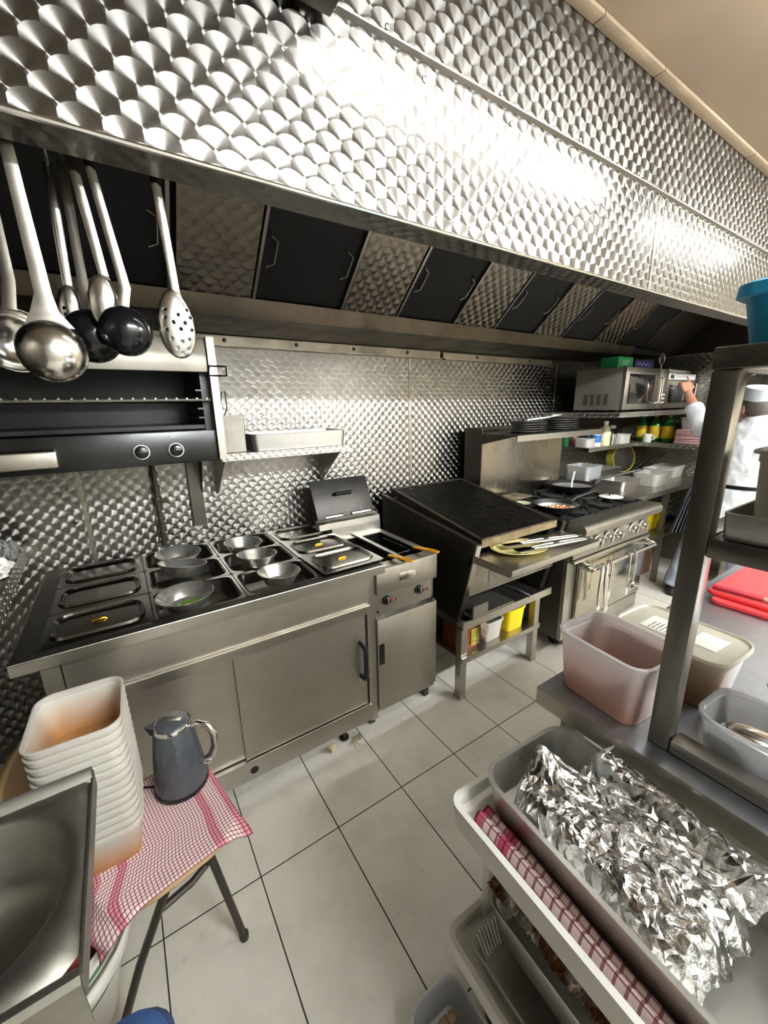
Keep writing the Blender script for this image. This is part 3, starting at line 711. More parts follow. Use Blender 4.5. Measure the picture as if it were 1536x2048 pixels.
# baskets
def basket(x, label):
    t = thing('fryer_basket', label, 'fryer basket', (x, (u0+u1)/2, FZ-.17), group='wire fryer baskets', world=False)
    wb_, db_, hb_ = .085, .26, .15
    g = B()
    for z in (0, hb_/2, hb_): g.tube([(-wb_/2, -db_/2, z), (wb_/2, -db_/2, z), (wb_/2, db_/2, z), (-wb_/2, db_/2, z), (-wb_/2, -db_/2, z)], .002, 5)
    for k in range(9):
        y = -db_/2+db_*k/8; g.tube([(-wb_/2, y, hb_), (-wb_/2, y, 0), (wb_/2, y, 0), (wb_/2, y, hb_)], .0013, 5)
    for k in range(4):
        q = -wb_/2+wb_*k/3; g.tube([(q, -db_/2, hb_), (q, -db_/2, 0), (q, db_/2, 0), (q, db_/2, hb_)], .0013, 5)
    g.put('wire_cage', 'steel_dark', t)
    hm_ = T3(0, -db_/2, 0) @ R3(.30, 'Z') @ T3(0, db_/2, 0)
    B().bar((0, -db_/2, hb_-.01), (.0, -db_/2-.075, hb_+.034), .012, .012, m=hm_).put('handle_stem', 'steel_dark', t)
    h = B()
    yb, ye = -db_/2-.055, -db_/2-.20
    h.loft([[(x_, y_, z_+dz) for x_, dz in ((-w_, -.004), (w_, -.004), (w_, .004), (-w_, .004))] for y_, w_, z_ in ((yb, .008, hb_+.036), (yb-.08, .010, hb_+.04))])
    h.tube([(-.008, yb-.078, hb_+.04), (-.011, ye+.03, hb_+.04), (-.006, ye, hb_+.038), (.006, ye, hb_+.038), (.011, ye+.03, hb_+.04), (.008, yb-.078, hb_+.04)], .0045, 8)
    h.xf(hm_).put('handle_grip', 'yellow_handle', t)
    return t
b1 = basket((t0+t1)/2+.005, 'wire fryer basket with yellow handle in the left tank')
b2 = dup(b1, ((t2+t3)/2+.01, (u0+u1)/2+.01, FZ-.165), .03, 'wire fryer basket with yellow handle in the right tank')
fm = T3(1.05, fy1-.02, .957) @ R3(-math.radians(25), 'X')
fl = B().box(-.185, .185, -.004, .004, .002, .232, .003, m=fm).put('fryer_lid', plain('fryer_lid_metal', '#35322f', .42, .7, .15), fr); fl['label'] = 'black fryer lid propped open'
B().tube([(-.055, -.004, .135), (-.05, -.028, .136), (.05, -.028, .136), (.055, -.004, .135)], .009, 8, m=fm).put('handle', 'black_plastic', fl)
B().box(-.085, -.08, -.006, -.003, .012, .075, m=fm).box(.095, .1, -.006, -.003, .012, .075, m=fm).box(-.13, -.085, -.0055, -.003, .072, .076, m=fm).box(.065, .1, -.0055, -.003, .072, .076, m=fm).put('hinge_slot', 'black', fl, smooth=False)
B().box(-.14, -.03, -.016, -.004, .003, .02, .002, m=fm).box(.03, .16, -.016, -.004, .003, .02, .002, m=fm).put('hinge_strip', 'steel_bright', fl)

# ================================================================== CHARGRILL
cg = thing('chargrill', 'sloping gas chargrill with black bars on an open steel stand', 'chargrill', (1.75, 1.7, 0))
gx0, gx1 = 1.395, 2.125
side = [(1.31, .90), (1.315, .87), (1.425, .432), (1.46, .425), (1.62, .45), (2.16, .46), (2.16, 1.012)]
for a, c, mt in ((gx0, gx0+.008, 'steel_dark'), (gx1-.008, gx1, 'steel_dark')):
    B().prism(side, 'x', a, c).put('side_panel', mt, cg, smooth=False)
B().loft([[(x, y, z) for x, y, z in ((gx0-.006, 1.302, .895), (gx0+.026, 1.302, .895), (gx0+.026, 1.312, .895), (gx0-.006, 1.312, .895))], [(gx0-.006, 1.418, .43), (gx0+.026, 1.418, .43), (gx0+.026, 1.428, .43), (gx0-.006, 1.428, .43)]]).put('front_flange', 'steel', cg, smooth=False)
B().loft([[(x, y, z) for x, y, z in ((gx1-.026, 1.302, .895), (gx1+.006, 1.302, .895), (gx1+.006, 1.312, .895), (gx1-.026, 1.312, .895))], [(gx1-.026, 1.418, .43), (gx1+.006, 1.418, .43), (gx1+.006, 1.428, .43), (gx1-.026, 1.428, .43)]]).put('front_flange', 'steel', cg, smooth=False)
B().prism([(1.31, .895), (2.16, 1.008), (2.16, 1.014), (1.31, .901)], 'x', gx0-.004, gx0+.026).put('top_flange', 'steel_dark', cg, smooth=False)
B().prism([(1.31, .895), (2.16, 1.008), (2.16, 1.014), (1.31, .901)], 'x', gx1-.026, gx1+.004).put('top_flange', 'steel_dark', cg, smooth=False)
B().box(gx0+.008, gx1-.008, 1.36, 1.37, .60, .77).put('front_panel', 'steel_dull', cg, smooth=False)
B().box(gx0+.008, gx1-.008, 1.372, 2.15, .60, .61).box(gx0+.008, gx1-.008, 2.14, 2.15, .46, .98).put('inner_box', 'black', cg, smooth=False)
pls = B().box(1.545, 1.635, 1.3575, 1.36, .632, .712).put('rating_label', speck('worn_label', ['#7d776c', '#9a9488', '#5d584e'], 90), cg, smooth=False)
B().prism([(1.09, .838), (1.33, .84), (1.36, .80), (1.36, .77), (1.33, .80), (1.10, .80), (1.09, .815)], 'x', gx0-.0, gx1-.012).put('work_ledge', 'steel', cg)
# grate: sloping frame with bars
def gz(y): return .888+(y-1.30)*(1.035-.888)/(2.12-1.30)
ga, gb, gy0, gy1 = 1.455, 2.055, 1.335, 2.12
B().bar((ga, gy0, gz(gy0)), (ga, gy1, gz(gy1)), .022, .035).bar((gb, gy0, gz(gy0)), (gb, gy1, gz(gy1)), .022, .035).bar((ga-.01, gy1, gz(gy1)), (gb+.01, gy1, gz(gy1)), .02, .035).put('grate_frame', 'rust', cg, smooth=False)
B().bar((ga-.01, gy0, gz(gy0)-.004), (gb+.01, gy0, gz(gy0)-.004), .022, .04).put('grate_front_bar', plain('greasy_tan_steel', '#85765c', .45, .6, .3, 20), cg, smooth=False)
nb = 34
for i in range(nb):
    x = ga+.02+(gb-ga-.04)*i/(nb-1)
    B().bar((x, gy0+.008, gz(gy0)+.006), (x, gy1-.008, gz(gy1)+.006), .009, .014).put('grate_bar', 'grate', cg, smooth=False)
B().bar((gx0+.03, 1.36, .83), (gx0+.03, 2.13, .94), .04, .02).bar((gx1-.045, 1.36, .83), (gx1-.045, 2.13, .94), .06, .02).box(gx0+.03, gx1-.03, 1.34, 2.12, .78, .80).put('fire_bed', 'black_matt', cg, smooth=False)
# stand
for x in (1.345, 1.955):
    for y in (1.345, 1.93): B().box(x, x+.042, y, y+.042, .012, .46).box(x-.003, x+.045, y-.003, y+.045, .0008, .012).put('leg', 'steel', cg, smooth=False)
B().box(1.345, 2.09, 1.335, 1.345, .43, .475).box(1.345, 2.06, 1.345, 1.95, .43, .437).put('drip_shelf', 'steel', cg, smooth=False)
B().box(1.342, 1.990, 1.328, 1.338, .235, .266).box(1.342, 1.99, 1.338, 1.975, .255, .262).put('undershelf', 'steel', cg, smooth=False)
B().box(1.41, 1.74, 1.335, 1.80, .478, .49).box(1.405, 1.515, 1.325, 1.335, .478, .555).put('drip_tray', 'steel_dull', cg, smooth=False)

# things on and under the chargrill
pl_ = thing('dinner_plate', 'pale yellow oval plate with a brown patterned rim on the chargrill ledge', 'plate', (1.645, 1.255, .8405), world=False)
def oplate(sx, sy):
    return [[(x*sx*k, y*sy*k, z) for x, y in circ(1, 48)] for k, z in ((.6, 0), (.72, .002), (1.0, .016), (1.0, .019), (.74, .0055), (.6, .004))]
B().loft(oplate(.155, .115)).put('plate_body', plain('plate_yellow', '#d9d08a', .25, 0, .06), pl_)
B().loft([[(x*.155*k, y*.115*k, z) for x, y in circ(1, 48)] for k, z in ((.90, .0148), (.955, .0171), (.955, .0176), (.90, .0153))], False, False).put('rim_band', plain('plate_brown_rim', '#8a5a3a', .3, 0, .4, 60), pl_)
pl_.rotation_euler = (0, 0, -.25)
def tongs(label, loc, rotz, L=.42, tilt=0, group='cooking tongs on the chargrill plate', mat='white_plastic', flat=True):
    t = thing('cooking_tongs', label, 'tongs', loc, rotz, group, world=False)
    for s in (-1, 1):
        a = B()
        a.tube([(-L/2+.10, s*.010, .008), (-.02, s*.017, .010), (L/2-.05, s*.010, .010), (L/2, s*.003, .009)], [.0055, .008, .0075, .006], 8)
        a.loft([[(x, y, z) for y, z in ((s*.008-w_, .004), (s*.008+w_, .004), (s*.008+w_, .008), (s*.008-w_, .008))] for x, w_ in ((-L/2, .024), (-L/2+.085, .022), (-L/2+.11, .006))])
        a.put('tong_arm', 'steel' if s < 0 else 'steel_bright', t)
    B().lathe([(.009, 0), (.009, .022)], 10, T3(.03, 0, 0)).tube([(L/2-.01, -.012, .009), (L/2+.015, 0, .009), (L/2-.01, .012, .009)], .006, 8).put('pivot', 'steel_bright', t)
    t.rotation_euler = (0, tilt, rotz)
    return t
tongs('long steel tongs lying on the plate, nearer the chargrill bars', (1.78, 1.215, .867), -.30, .46, .0)
tongs('long steel tongs with slotted tip lying on the plate, nearer the ledge edge', (1.77, 1.145, .866), -.22, .46, .0)

def tub_geo(w, d, h, r, taper=.86, rim=.006, t=.002, rh=.006):
    return B().stack([(w*taper, d*taper, r*.8, 0), (w*taper+.002, d*taper+.002, r*.85, .004), (w*.985, d*.985, r, h*.86), (w, d, r, h*.865), (w, d, r, h-rh), (w+2*rim, d+2*rim, r+rim, h-rh), (w+2*rim, d+2*rim, r+rim, h-.001), (w+1.6*rim, d+1.6*rim, r+rim, h), (w-2*t, d-2*t, r, h), (w-2*t, d-2*t, r, h*.865), (w*.985-2*t, d*.985-2*t, r, h*.86), (w*taper-2*t, d*taper-2*t, r*.8, t*1.5)])
def tub(label, w, d, h, r, loc, rotz=0, mat='tub', cat='tub', group=None, name='plastic_tub', **k):
    o = tub_geo(w, d, h, r, **k).put(name, mat); o.location = loc; o.rotation_euler = (0, 0, rotz)
    return tag(o, label, cat, group)
bt = thing('catering_tub', 'brown plastic tub with a yellow printed label on the chargrill undershelf', 'tub', (1.455, 1.47, .263), world=False)
tub_geo(.125, .18, .142, .02, .95).put('tub_body', plain('brown_tub', '#7a3d1e', .45, 0, .1), bt)
lb = B().box(-.0, .06, -.094, -.0905, .02, .115, m=T3(-.005, .0, 0)).put('printed_label', plain('label_yellow', '#b2a43c', .6), bt, smooth=False)
lt = B(); rnd = random.Random(2)
for k in range(8):
    z = .028+k*.0105
    x = -.001
    while x < .045:
        w_ = rnd.uniform(.004, .012)
        if rnd.random() > .15 and not (k < 2 and x > .03): lt.box(x, min(x+w_, .05), -.0945, -.094, z, z+.005)
        x += w_+.003
lt.box(.036, .05, -.0945, -.094, .024, .042).put('label_print', 'black', lb, smooth=False)
rg = B()
for k in range(9):
    a = k*.5; rg.tube([(.01*math.cos(a), -.02+.015*math.sin(a), .158), (.03+.006*k*.5, -.07, .159), (.045+.004*k, -.112, .150-.003*(k % 3)), (.055+.002*k, -.112-.002*k, .08-.006*(k % 4))], [.005, .0065, .008, .007], 8)
o = rg.put('cleaning_rag', plain('rag', '#8a7462', .95, 0, .3, 40)); o.location = (1.455, 1.47, .263); tag(o, 'dirty beige rag hanging over the brown tub on the undershelf', 'rag')
wt = tub('dirty white plastic tub with dark brushes inside on the chargrill undershelf', .135, .18, .122, .02, (1.625, 1.45, .263), 0, plain('dirty_white', '#b5b0a8', .6, 0, .2, 12), name='catering_tub')
br = thing('grill_brush', 'dark wooden-handled grill brush lying across the white tub', 'brush', (1.625, 1.45, .374), world=False)
B().box(-.052, .01, -.03, .02, .006, .040, .01).put('brush_head', 'black_matt', br)
B().bar((.0, 0, .026), (.15, -.06, .043), .022, .010).put('brush_handle', plain('dark_wood', '#3a2015', .5), br)
yt_ = thing('utensil_tub', 'yellow plastic tub on the right of the chargrill undershelf', 'tub', (1.815, 1.46, .263), world=False)
tub_geo(.15, .20, .14, .025, .88).put('tub_body', 'yellow', yt_)
sc = thing('grill_scraper', 'black grill scraper with a long handle resting from the drip tray into the yellow tub', 'scraper', (1.80, 1.40, .492), world=False)
B().tube([(-.13, .20, .075), (-.06, .10, .062), (.01, -.03, .03), (.05, -.085, .002)], [.012, .012, .014, .011], 10).put('handle', 'black_plastic', sc)
B().bar((-.22, .17, .08), (-.06, .235, .082), .05, .006).put('blade', 'black', sc)
wd = thing('wooden_spatula', 'dark wooden spatula handle sticking out of the yellow tub', 'spatula', (1.855, 1.44, .35), world=False)
B().bar((-.05, .04, .060), (.065, -.045, .070), .03, .006).put('blade', plain('dark_spatula', '#4a2c18', .6), wd)

# ================================================================== SIX-BURNER RANGE
rg_ = thing('gas_range', 'steel six-burner gas range with oven and riser shelf, right of the chargrill', 'gas range', (2.62, 1.65, 0))
rx0, rx1, ry0, ry1, RZ = 2.152, 3.085, 1.29, 2.16, .885
B().box(rx0, rx0+.012, ry0+.02, ry1, .10, RZ-.03).box(rx1-.012, rx1, ry0+.02, ry1, .10, RZ-.03).box(rx0, rx1, ry1-.012, ry1, .10, RZ).box(rx0+.012, rx1-.012, ry0+.03, ry1-.012, .12, .135).put('carcass', 'steel_dark', rg_, smooth=False)
B().box(rx0, rx0+.10, ry0-.005, ry0+.02, .10, .66).put('front_stile', 'steel', rg_, smooth=False)
B().box(rx1-.035, rx1, ry0-.005, ry0+.02, .10, .66).put('front_stile', 'steel', rg_, smooth=False)
od = B().box(rx0+.104, rx1-.01, ry0-.03, ry0+.015, .205, .625, .004).put('oven_door', steel('oven_door_steel', '#b8b2a5', .13, grain=(20, 20, 60), grime=.25, gcol='#6b5c48'), rg_)
B().box(rx0+.104, rx1-.01, ry0-.02, ry0+.02, .075, .19, .003).put('kick_panel', 'steel', rg_)
B().box(rx0+.0, rx1, ry0-.05, ry0+.02, .634, .652, .006).put('door_top_rail', 'steel', rg_)
B().prism([(ry0-.035, .66), (ry0+.02, .66), (ry0+.02, .80), (ry0-.01, .80)], 'x', rx0+.004, rx1-.002).put('knob_panel', 'steel_dull', rg_, smooth=False)
B().prism([(ry0-.10, .835), (ry0-.085, .815), (ry0-.01, .80), (ry0+.02, .80), (ry0+.02, RZ), (ry0-.06, RZ), (ry0-.085, RZ-.008), (ry0-.10, RZ-.025)], 'x', rx0, rx1).put('front_rail', 'steel', rg_)
for i, x in enumerate((2.33, 2.41, 2.53, 2.65, 2.85, 2.98)):
    k = B().lathe([(.034, 0), (.034, .008), (.028, .012), (.025, .034), (.021, .038)], 20, T3(x, ry0-.02, .735) @ R3(PI/2+.15, 'X')).put('burner_knob', 'chrome', rg_)
    B().box(-.008, .008, -.026, .026, .034, .052, .004, m=T3(x, ry0-.02, .735) @ R3(PI/2+.15, 'X')).put('knob_bar', 'chrome', k)
# towel rail on the oven door
rl = B().tube([(rx0+.12, ry0-.092, .585), (rx1-.01, ry0-.092, .585)], .0125, 12).put('door_rail', 'steel_bright', od)
for x in (rx0+.12, rx1-.014):
    B().tube([(x, ry0-.028, .60), (x, ry0-.06, .598), (x, ry0-.09, .585)], [.028, .024, .017], 12).put('rail_bracket', 'chrome', od)
bd = B().lathe([(.042, 0), (.042, .003), (.036, .005), (.030, .0035)], 32, T3(2.965, ry0-.030, .275) @ R3(PI/2, 'X') @ Matrix.Diagonal((1.25, .8, 1, 1))).put('maker_badge', 'steel_bright', od)
b = B()
for k in range(6): b.box(-.026+k*.009, -.021+k*.009, -.007, .007, .0055, .0065, m=T3(2.965, ry0-.030, .275) @ R3(PI/2, 'X'))
b.box(-.03, .03, -.013, -.010, .0055, .0065, m=T3(2.965, ry0-.030, .275) @ R3(PI/2, 'X')).put('badge_lettering', 'steel_dark', bd, smooth=False)
for x in (rx0+.10, rx1-.14):
    for y in (ry0+.09, ry1-.10):
        cw_ = B().lathe([(.05, -.016), (.052, -.008), (.052, .008), (.05, .016)], 20, T3(x, y, .053) @ R3(PI/2, 'Y')).put('castor_wheel', 'black_plastic', rg_)
        B().box(x-.028, x+.028, y-.03, y+.03, .085, .10).box(x-.028, x-.022, y-.02, y+.02, .045, .09).box(x+.022, x+.028, y-.02, y+.02, .045, .09).put('castor_fork', 'steel_dark', cw_)
# hob top
B().box(rx0+.004, rx1-.004, ry0+.02, ry1-.06, RZ-.04, RZ-.030).put('spill_tray', 'black_matt', rg_, smooth=False)
B().box(rx0, rx0+.02, ry0+.02, ry1-.06, RZ-.03, RZ).put('hob_edge', 'black', rg_, smooth=False)
B().box(rx1-.02, rx1, ry0+.02, ry1-.06, RZ-.03, RZ).put('hob_edge', 'black', rg_, smooth=False)
for i in range(3):
    for j in range(2):
        cx_, cy_ = rx0+.165+i*.302, ry0+.21+j*.37
        bn = B().lathe([(.062, 0), (.062, .012), (.03, .016)], 20, T3(cx_, cy_, RZ-.03)).lathe([(.034, .014), (.036, .024), (.028, .028)], 18, T3(cx_, cy_, RZ-.03)).put('burner', 'iron', rg_)
        g = B(); a_, c_ = .142, .178; zt = RZ+.006
        for p, q in (((-a_, -c_), (a_, -c_)), ((a_, -c_), (a_, c_)), ((a_, c_), (-a_, c_)), ((-a_, c_), (-a_, -c_))):
            g.bar((cx_+p[0], cy_+p[1], zt-.010), (cx_+q[0], cy_+q[1], zt-.010), .016, .018)
        for an in range(8):
            d_ = Vector((math.cos(an*PI/4), math.sin(an*PI/4))); ext = 1/max(abs(d_.x)/a_, abs(d_.y)/c_)
            g.loft([[(cx_+d_.x*r_-d_.y*s_*.006, cy_+d_.y*r_+d_.x*s_*.006, z_) for s_, z_ in ((-1, z0_), (1, z0_), (1, z1_), (-1, z1_))] for r_, z0_, z1_ in ((.045, zt-.004, zt+.010), (.075, zt-.008, zt+.012), (ext, zt-.018, zt-.002))])
        g.put('pan_support', 'iron', rg_, smooth=False)
# riser and shelf
B().box(rx0-.02, rx1, ry1-.16, ry1-.15, RZ-.02, 1.37).put('riser_panel', steel('riser_steel', '#a39b8d', .22, grain=(200, 4, 4), grime=.3), rg_, smooth=False)
B().box(rx0-.022, rx0-.014, ry1-.165, ry1-.0, RZ-.0, 1.412).box(rx1-.0, rx1+.006, ry1-.16, ry1, RZ, 1.412).box(rx0-.02, rx1, ry1-.008, ry1, RZ, 1.412).put('riser_side', 'steel_dark', rg_, smooth=False)
B().box(rx0-.014, rx1+.04, 1.70, ry1-.01, 1.368, 1.374).put('riser_shelf', 'steel_dark', rg_, smooth=False)
B().box(rx0-.014, rx1+.04, 1.696, 1.70, 1.335, 1.374).put('shelf_flange', 'steel', rg_, smooth=False)
B().prism([(1.72, 1.368), (ry1-.16, 1.368), (ry1-.16, 1.30)], 'x', rx0-.014, rx0-.010).put('shelf_gusset', 'steel_dark', rg_, smooth=False)

def frypan(x, y, z, r, label, hdir, hrise, hlen):
    t = thing('frying_pan', label, 'frying pan', (x, y, z), 0, None, world=False)
    B().lathe([(r*.72, 0), (r*.78, .004), (r, .046), (r+.003, .047), (r-.003, .048), (r*.76, .006)], 40, cap1=False).put('pan_outside', 'iron', t)
    B().lathe([(r-.001, .0475), (r*.755, .0075), (r*.5, .005), (1e-4, .005)], 40, cap0=False).put('pan_inside', plain('pan_silver', '#b9b6ae', .42, .85, .08), t)
    d = Vector((math.cos(hdir), math.sin(hdir), 0))
    p0 = d*(r-.005)+Vector((0, 0, .035)); p1 = d*(r+.06)+Vector((0, 0, .05+hrise*.35)); p2 = d*(r+hlen)+Vector((0, 0, .05+hrise))
    B().tube([p0, p1, p1.lerp(p2, .5), p2], [.010, .009, .010, .011], 8, m=None).put('pan_handle', 'iron', t)
    return t
pz = RZ+.0195
f1 = frypan(2.275, 1.475, pz, .138, 'frying pan with cooked food on the front left burner', -.05, .03, .26)
fd = B(); rnd = random.Random(9)
for i in range(60):
    a, r = rnd.uniform(0, 2*PI), .075*math.sqrt(rnd.random())
    fd.ball((r*math.cos(a)+.01, r*math.sin(a)-.01, .0165+.012*rnd.random()*(1-r/.09)), rnd.uniform(.006, .012), rnd.uniform(.005, .009), rnd.uniform(.004, .008), 6)
o = fd.put('cooked_food', speck('food_mix', ['#c8402a', '#e0a05a', '#d9c48a', '#b8562c', '#e7d5b0'], 45, .35)); o.location = (2.275, 1.475, pz)
tag(o, 'red and orange cooked food in the front left frying pan', 'food', kind='stuff')
f2 = frypan(2.96, 1.80, pz, .175, 'large black frying pan with a spoon on the back right burner', -.62, .10, .34)
sp = thing('cooking_spoon', 'white-handled spoon leaning in the large frying pan on the range', 'spoon', (2.96, 1.80, pz+.012), world=False)
B().tube([(-.06, -.035, .003), (.0, .0, .05), (.08, .035, .115)], [.009, .007, .008], 8).ball((-.065, -.038, .003), .03, .022, .004, 12).put('spoon_body', 'white_plastic', sp)
o = tray('flat_tray', 'small flat steel tray lying on the left edge of the range top', 'tray', .26, .17, .008, (2.36, 1.87, RZ+.022), .1, 'steel_bright', .02, .002, .004)
o = B().lathe([(.03, 0), (.055, .014), (.057, .015), (.03, .003), (1e-4, .003)], 24).put('saucer', plain('greenish_glaze', '#b9bd96', .3)); o.location = (2.235, 1.70, RZ+.0195); tag(o, 'small pale green saucer on the left edge of the range', 'saucer')
wp = thing('pan_cover', 'white enamel lid lying by the range front right of the large pan', 'lid', (2.93, 1.47, RZ+.0195), world=False)
B().lathe([(.078, 0), (.08, .003), (.062, .008), (.02, .013), (1e-4, .014)], 32).put('cover_plate', 'white_plastic', wp)
B().tube([(-.025, 0, .012), (-.018, 0, .028), (.018, 0, .028), (.025, 0, .012)], .005, 8).put('handle', 'black_plastic', wp)

# sizzle plates and utensils on the riser shelf
def sizzle(x, y, z, rz, label, first=[]):
    if not first:
        b = B().loft([[(a*k, c*k, zz) for a, c in ell(.155, .105, 36)] for k, zz in ((.7, 0), (.8, .002), (1, .011), (1.0, .0125), (.8, .0045), (.7, .003))])
        first.append(b.put('sizzle_plate', plain('sizzle_plate_metal', '#8a8885', .3, .85, .15)))
        o = first[0]
    else: o = first[0].copy(); COL.objects.link(o)
    o.location = (x, y, z); o.rotation_euler = (0, 0, rz)
    return tag(o, label, 'plate', 'dark oval plates stacked on the range shelf')
on = ['lowest', 'second lowest', 'middle', 'second from top', 'topmost']
for i in range(5):
    sizzle(2.46+.008*(i % 2), 1.87, 1.3755+i*.0165, .05*(i % 3), f'dark oval metal plate, {on[i]} in the left stack on the range shelf')
for i in range(5):
    sizzle(2.90-.006*(i % 3), 1.89, 1.3755+i*.0165, -.06*(i % 2), f'dark oval metal plate, {on[i]} in the right stack on the range shelf')
st = thing('slotted_turner', 'white slotted turner lying on the dark plates of the range shelf', 'turner', (2.60, 1.83, 1.462), -.12, world=False)
B().tube([(-.18, 0, .0), (.04, 0, .014)], [.006, .006], 8).put('handle', 'white_plastic', st)
for k in range(4): B().bar((.04, (k-1.5)*.006, .014), (.12, (k-1.5)*.022, .03), .009, .003).put('tine', 'white_plastic', st)
o = B().box(-.11, .11, -.008, .008, 0, .005, .002).put('flat_knife', 'steel_bright'); o.location = (2.46, 1.93, 1.460); o.rotation_euler = (0, 0, .1); tag(o, 'flat steel palette knife lying at the back of the dark plates', 'palette knife')

# tools hooked on the oven rail
RLY, RLZ = ry0-.092, .585
def hung(name, label, cat, x, L, kind, lean=0):
    t = thing(name, label, cat, (x, RLY-.016, RLZ), 0, 'tools hanging on the oven door rail', world=False)
    hk = B().tube([(0, .036, -.012), (0, .032, .012), (0, .014, .022), (0, -.002, .008), (0, -.003, -.01)], .004, 6)
    if kind == 'tongs':
        hk.put('hook_loop', 'chrome', t)
        for s in (-1, 1):
            B().tube([(0, -.013, .03), (s*.008, -.013, -.06), (s*.012+lean*.4, -.013, -L*.6), (s*.008+lean, -.013, -L+.02)], [.006, .008, .008, .006], 8).ball((s*.008+lean, -.013, -L+.005), .014, .006, .026, 8).put('tong_arm', 'chrome', t)
    elif kind == 'spoon':
        hk.put('hook_loop', 'chrome', t)
        B().tube([(0, -.003, .0), (lean, -.003, -L+.04)], .0048, 8).put('handle', 'chrome', t)
        B().ball((lean, -.005, -L+.02), .016, .005, .032, 12).put('spoon_bowl', 'chrome', t)
    else:
        hk.put('hook_loop', 'chrome', t)
        B().tube([(0, -.003, .0), (lean, -.003, -L+.03), (lean, -.012, -L+.01), (lean, -.022, -L+.02)], .0045, 8).put('handle', 'chrome', t)
        B().lathe([(.004, 0), (.02, .006), (.024, .018), (.0225, .018), (.018, .008), (1e-4, .003)], 16, T3(lean, -.022, -L+.005)).put('ladle_bowl', 'chrome', t)
    return t
hung('steel_tongs', 'steel tongs hanging at the left end of the oven rail', 'tongs', 2.34, .27, 'tongs')
hung('steel_tongs', 'thin steel tongs swinging right, second from the left on the oven rail', 'tongs', 2.392, .30, 'tongs', .045)
hung('hanging_spoon', 'steel spoon hanging third from the left on the oven rail', 'spoon', 2.47, .23, 'spoon')
hung('hanging_spoon', 'long thin steel spoon hanging at the right of the oven rail', 'spoon', 2.70, .27, 'spoon')
hung('small_ladle', 'small steel ladle hanging rightmost on the oven rail beside the oval badge', 'ladle', 2.775, .23, 'ladle')

# ================================================================== CORNER COUNTER AND SHELVES
ct = thing('corner_counter', 'steel corner counter with an undershelf between the range and the end wall', 'counter', (3.8, 1.8, 0))
B().box(3.125, EX-.003, 1.42, WY-.008, .862, .868).put('worktop', 'steel', ct, smooth=False)
B().box(3.125, EX-.003, 1.415, 1.42, .828, .868).put('front_edge', 'steel_dull', ct, smooth=False)
for x, y in ((3.14, 1.45), (3.82, 1.45), (4.46, 1.45), (3.14, 2.18), (4.46, 2.18)): B().box(x, x+.04, y, y+.04, .001, .862).put('leg', 'steel_dull', ct, smooth=False)
B().box(3.19, 4.45, 1.46, 2.2, .44, .446).box(3.19, 4.45, 1.455, 1.46, .41, .446).put('undershelf', 'steel_dull', ct, smooth=False)
CT = .869
us1 = thing('corner_shelf', 'L-shaped engine-turned lower shelf running round the corner above the counter', 'shelf', (4.0, 2.1, 1.19))
B().box(3.38, EX-.003, 1.93, WY-.003, 1.184, 1.19).put('long_board', 'turned_flat', us1, smooth=False)
B().box(4.225, EX-.003, 1.25, 1.93, 1.184, 1.19).put('return_board', 'turned_flat', us1, smooth=False)
B().box(3.38, 4.222, 1.926, 1.93, 1.155, 1.19).box(3.376, 3.38, 1.926, WY-.003, 1.155, 1.19).put('long_flange', 'turned_flat_side', us1, smooth=False)
B().box(4.221, 4.225, 1.25, 1.93, 1.155, 1.19).put('return_flange', 'turned_end', us1, smooth=False)
us2 = thing('microwave_shelf', 'upper engine-turned shelf in the corner carrying two microwaves', 'shelf', (3.9, 1.95, 1.5))
B().box(3.16, EX-.003, 1.60, WY-.003, 1.488, 1.494).put('shelf_board', 'turned_flat', us2, smooth=False)
B().box(3.16, EX-.003, 1.596, 1.60, 1.455, 1.494).put('front_flange', 'turned_flat_side', us2, smooth=False)
B().box(3.156, 3.16, 1.596, WY-.003, 1.455, 1.494).put('end_flange', 'turned_end', us2, smooth=False)
for x in (3.3, 4.49): B().prism([(1.65, 1.488), (WY-.003, 1.488), (WY-.003, 1.30)], 'x', x, x+.004).put('bracket', 'steel_dark', us2, smooth=False)

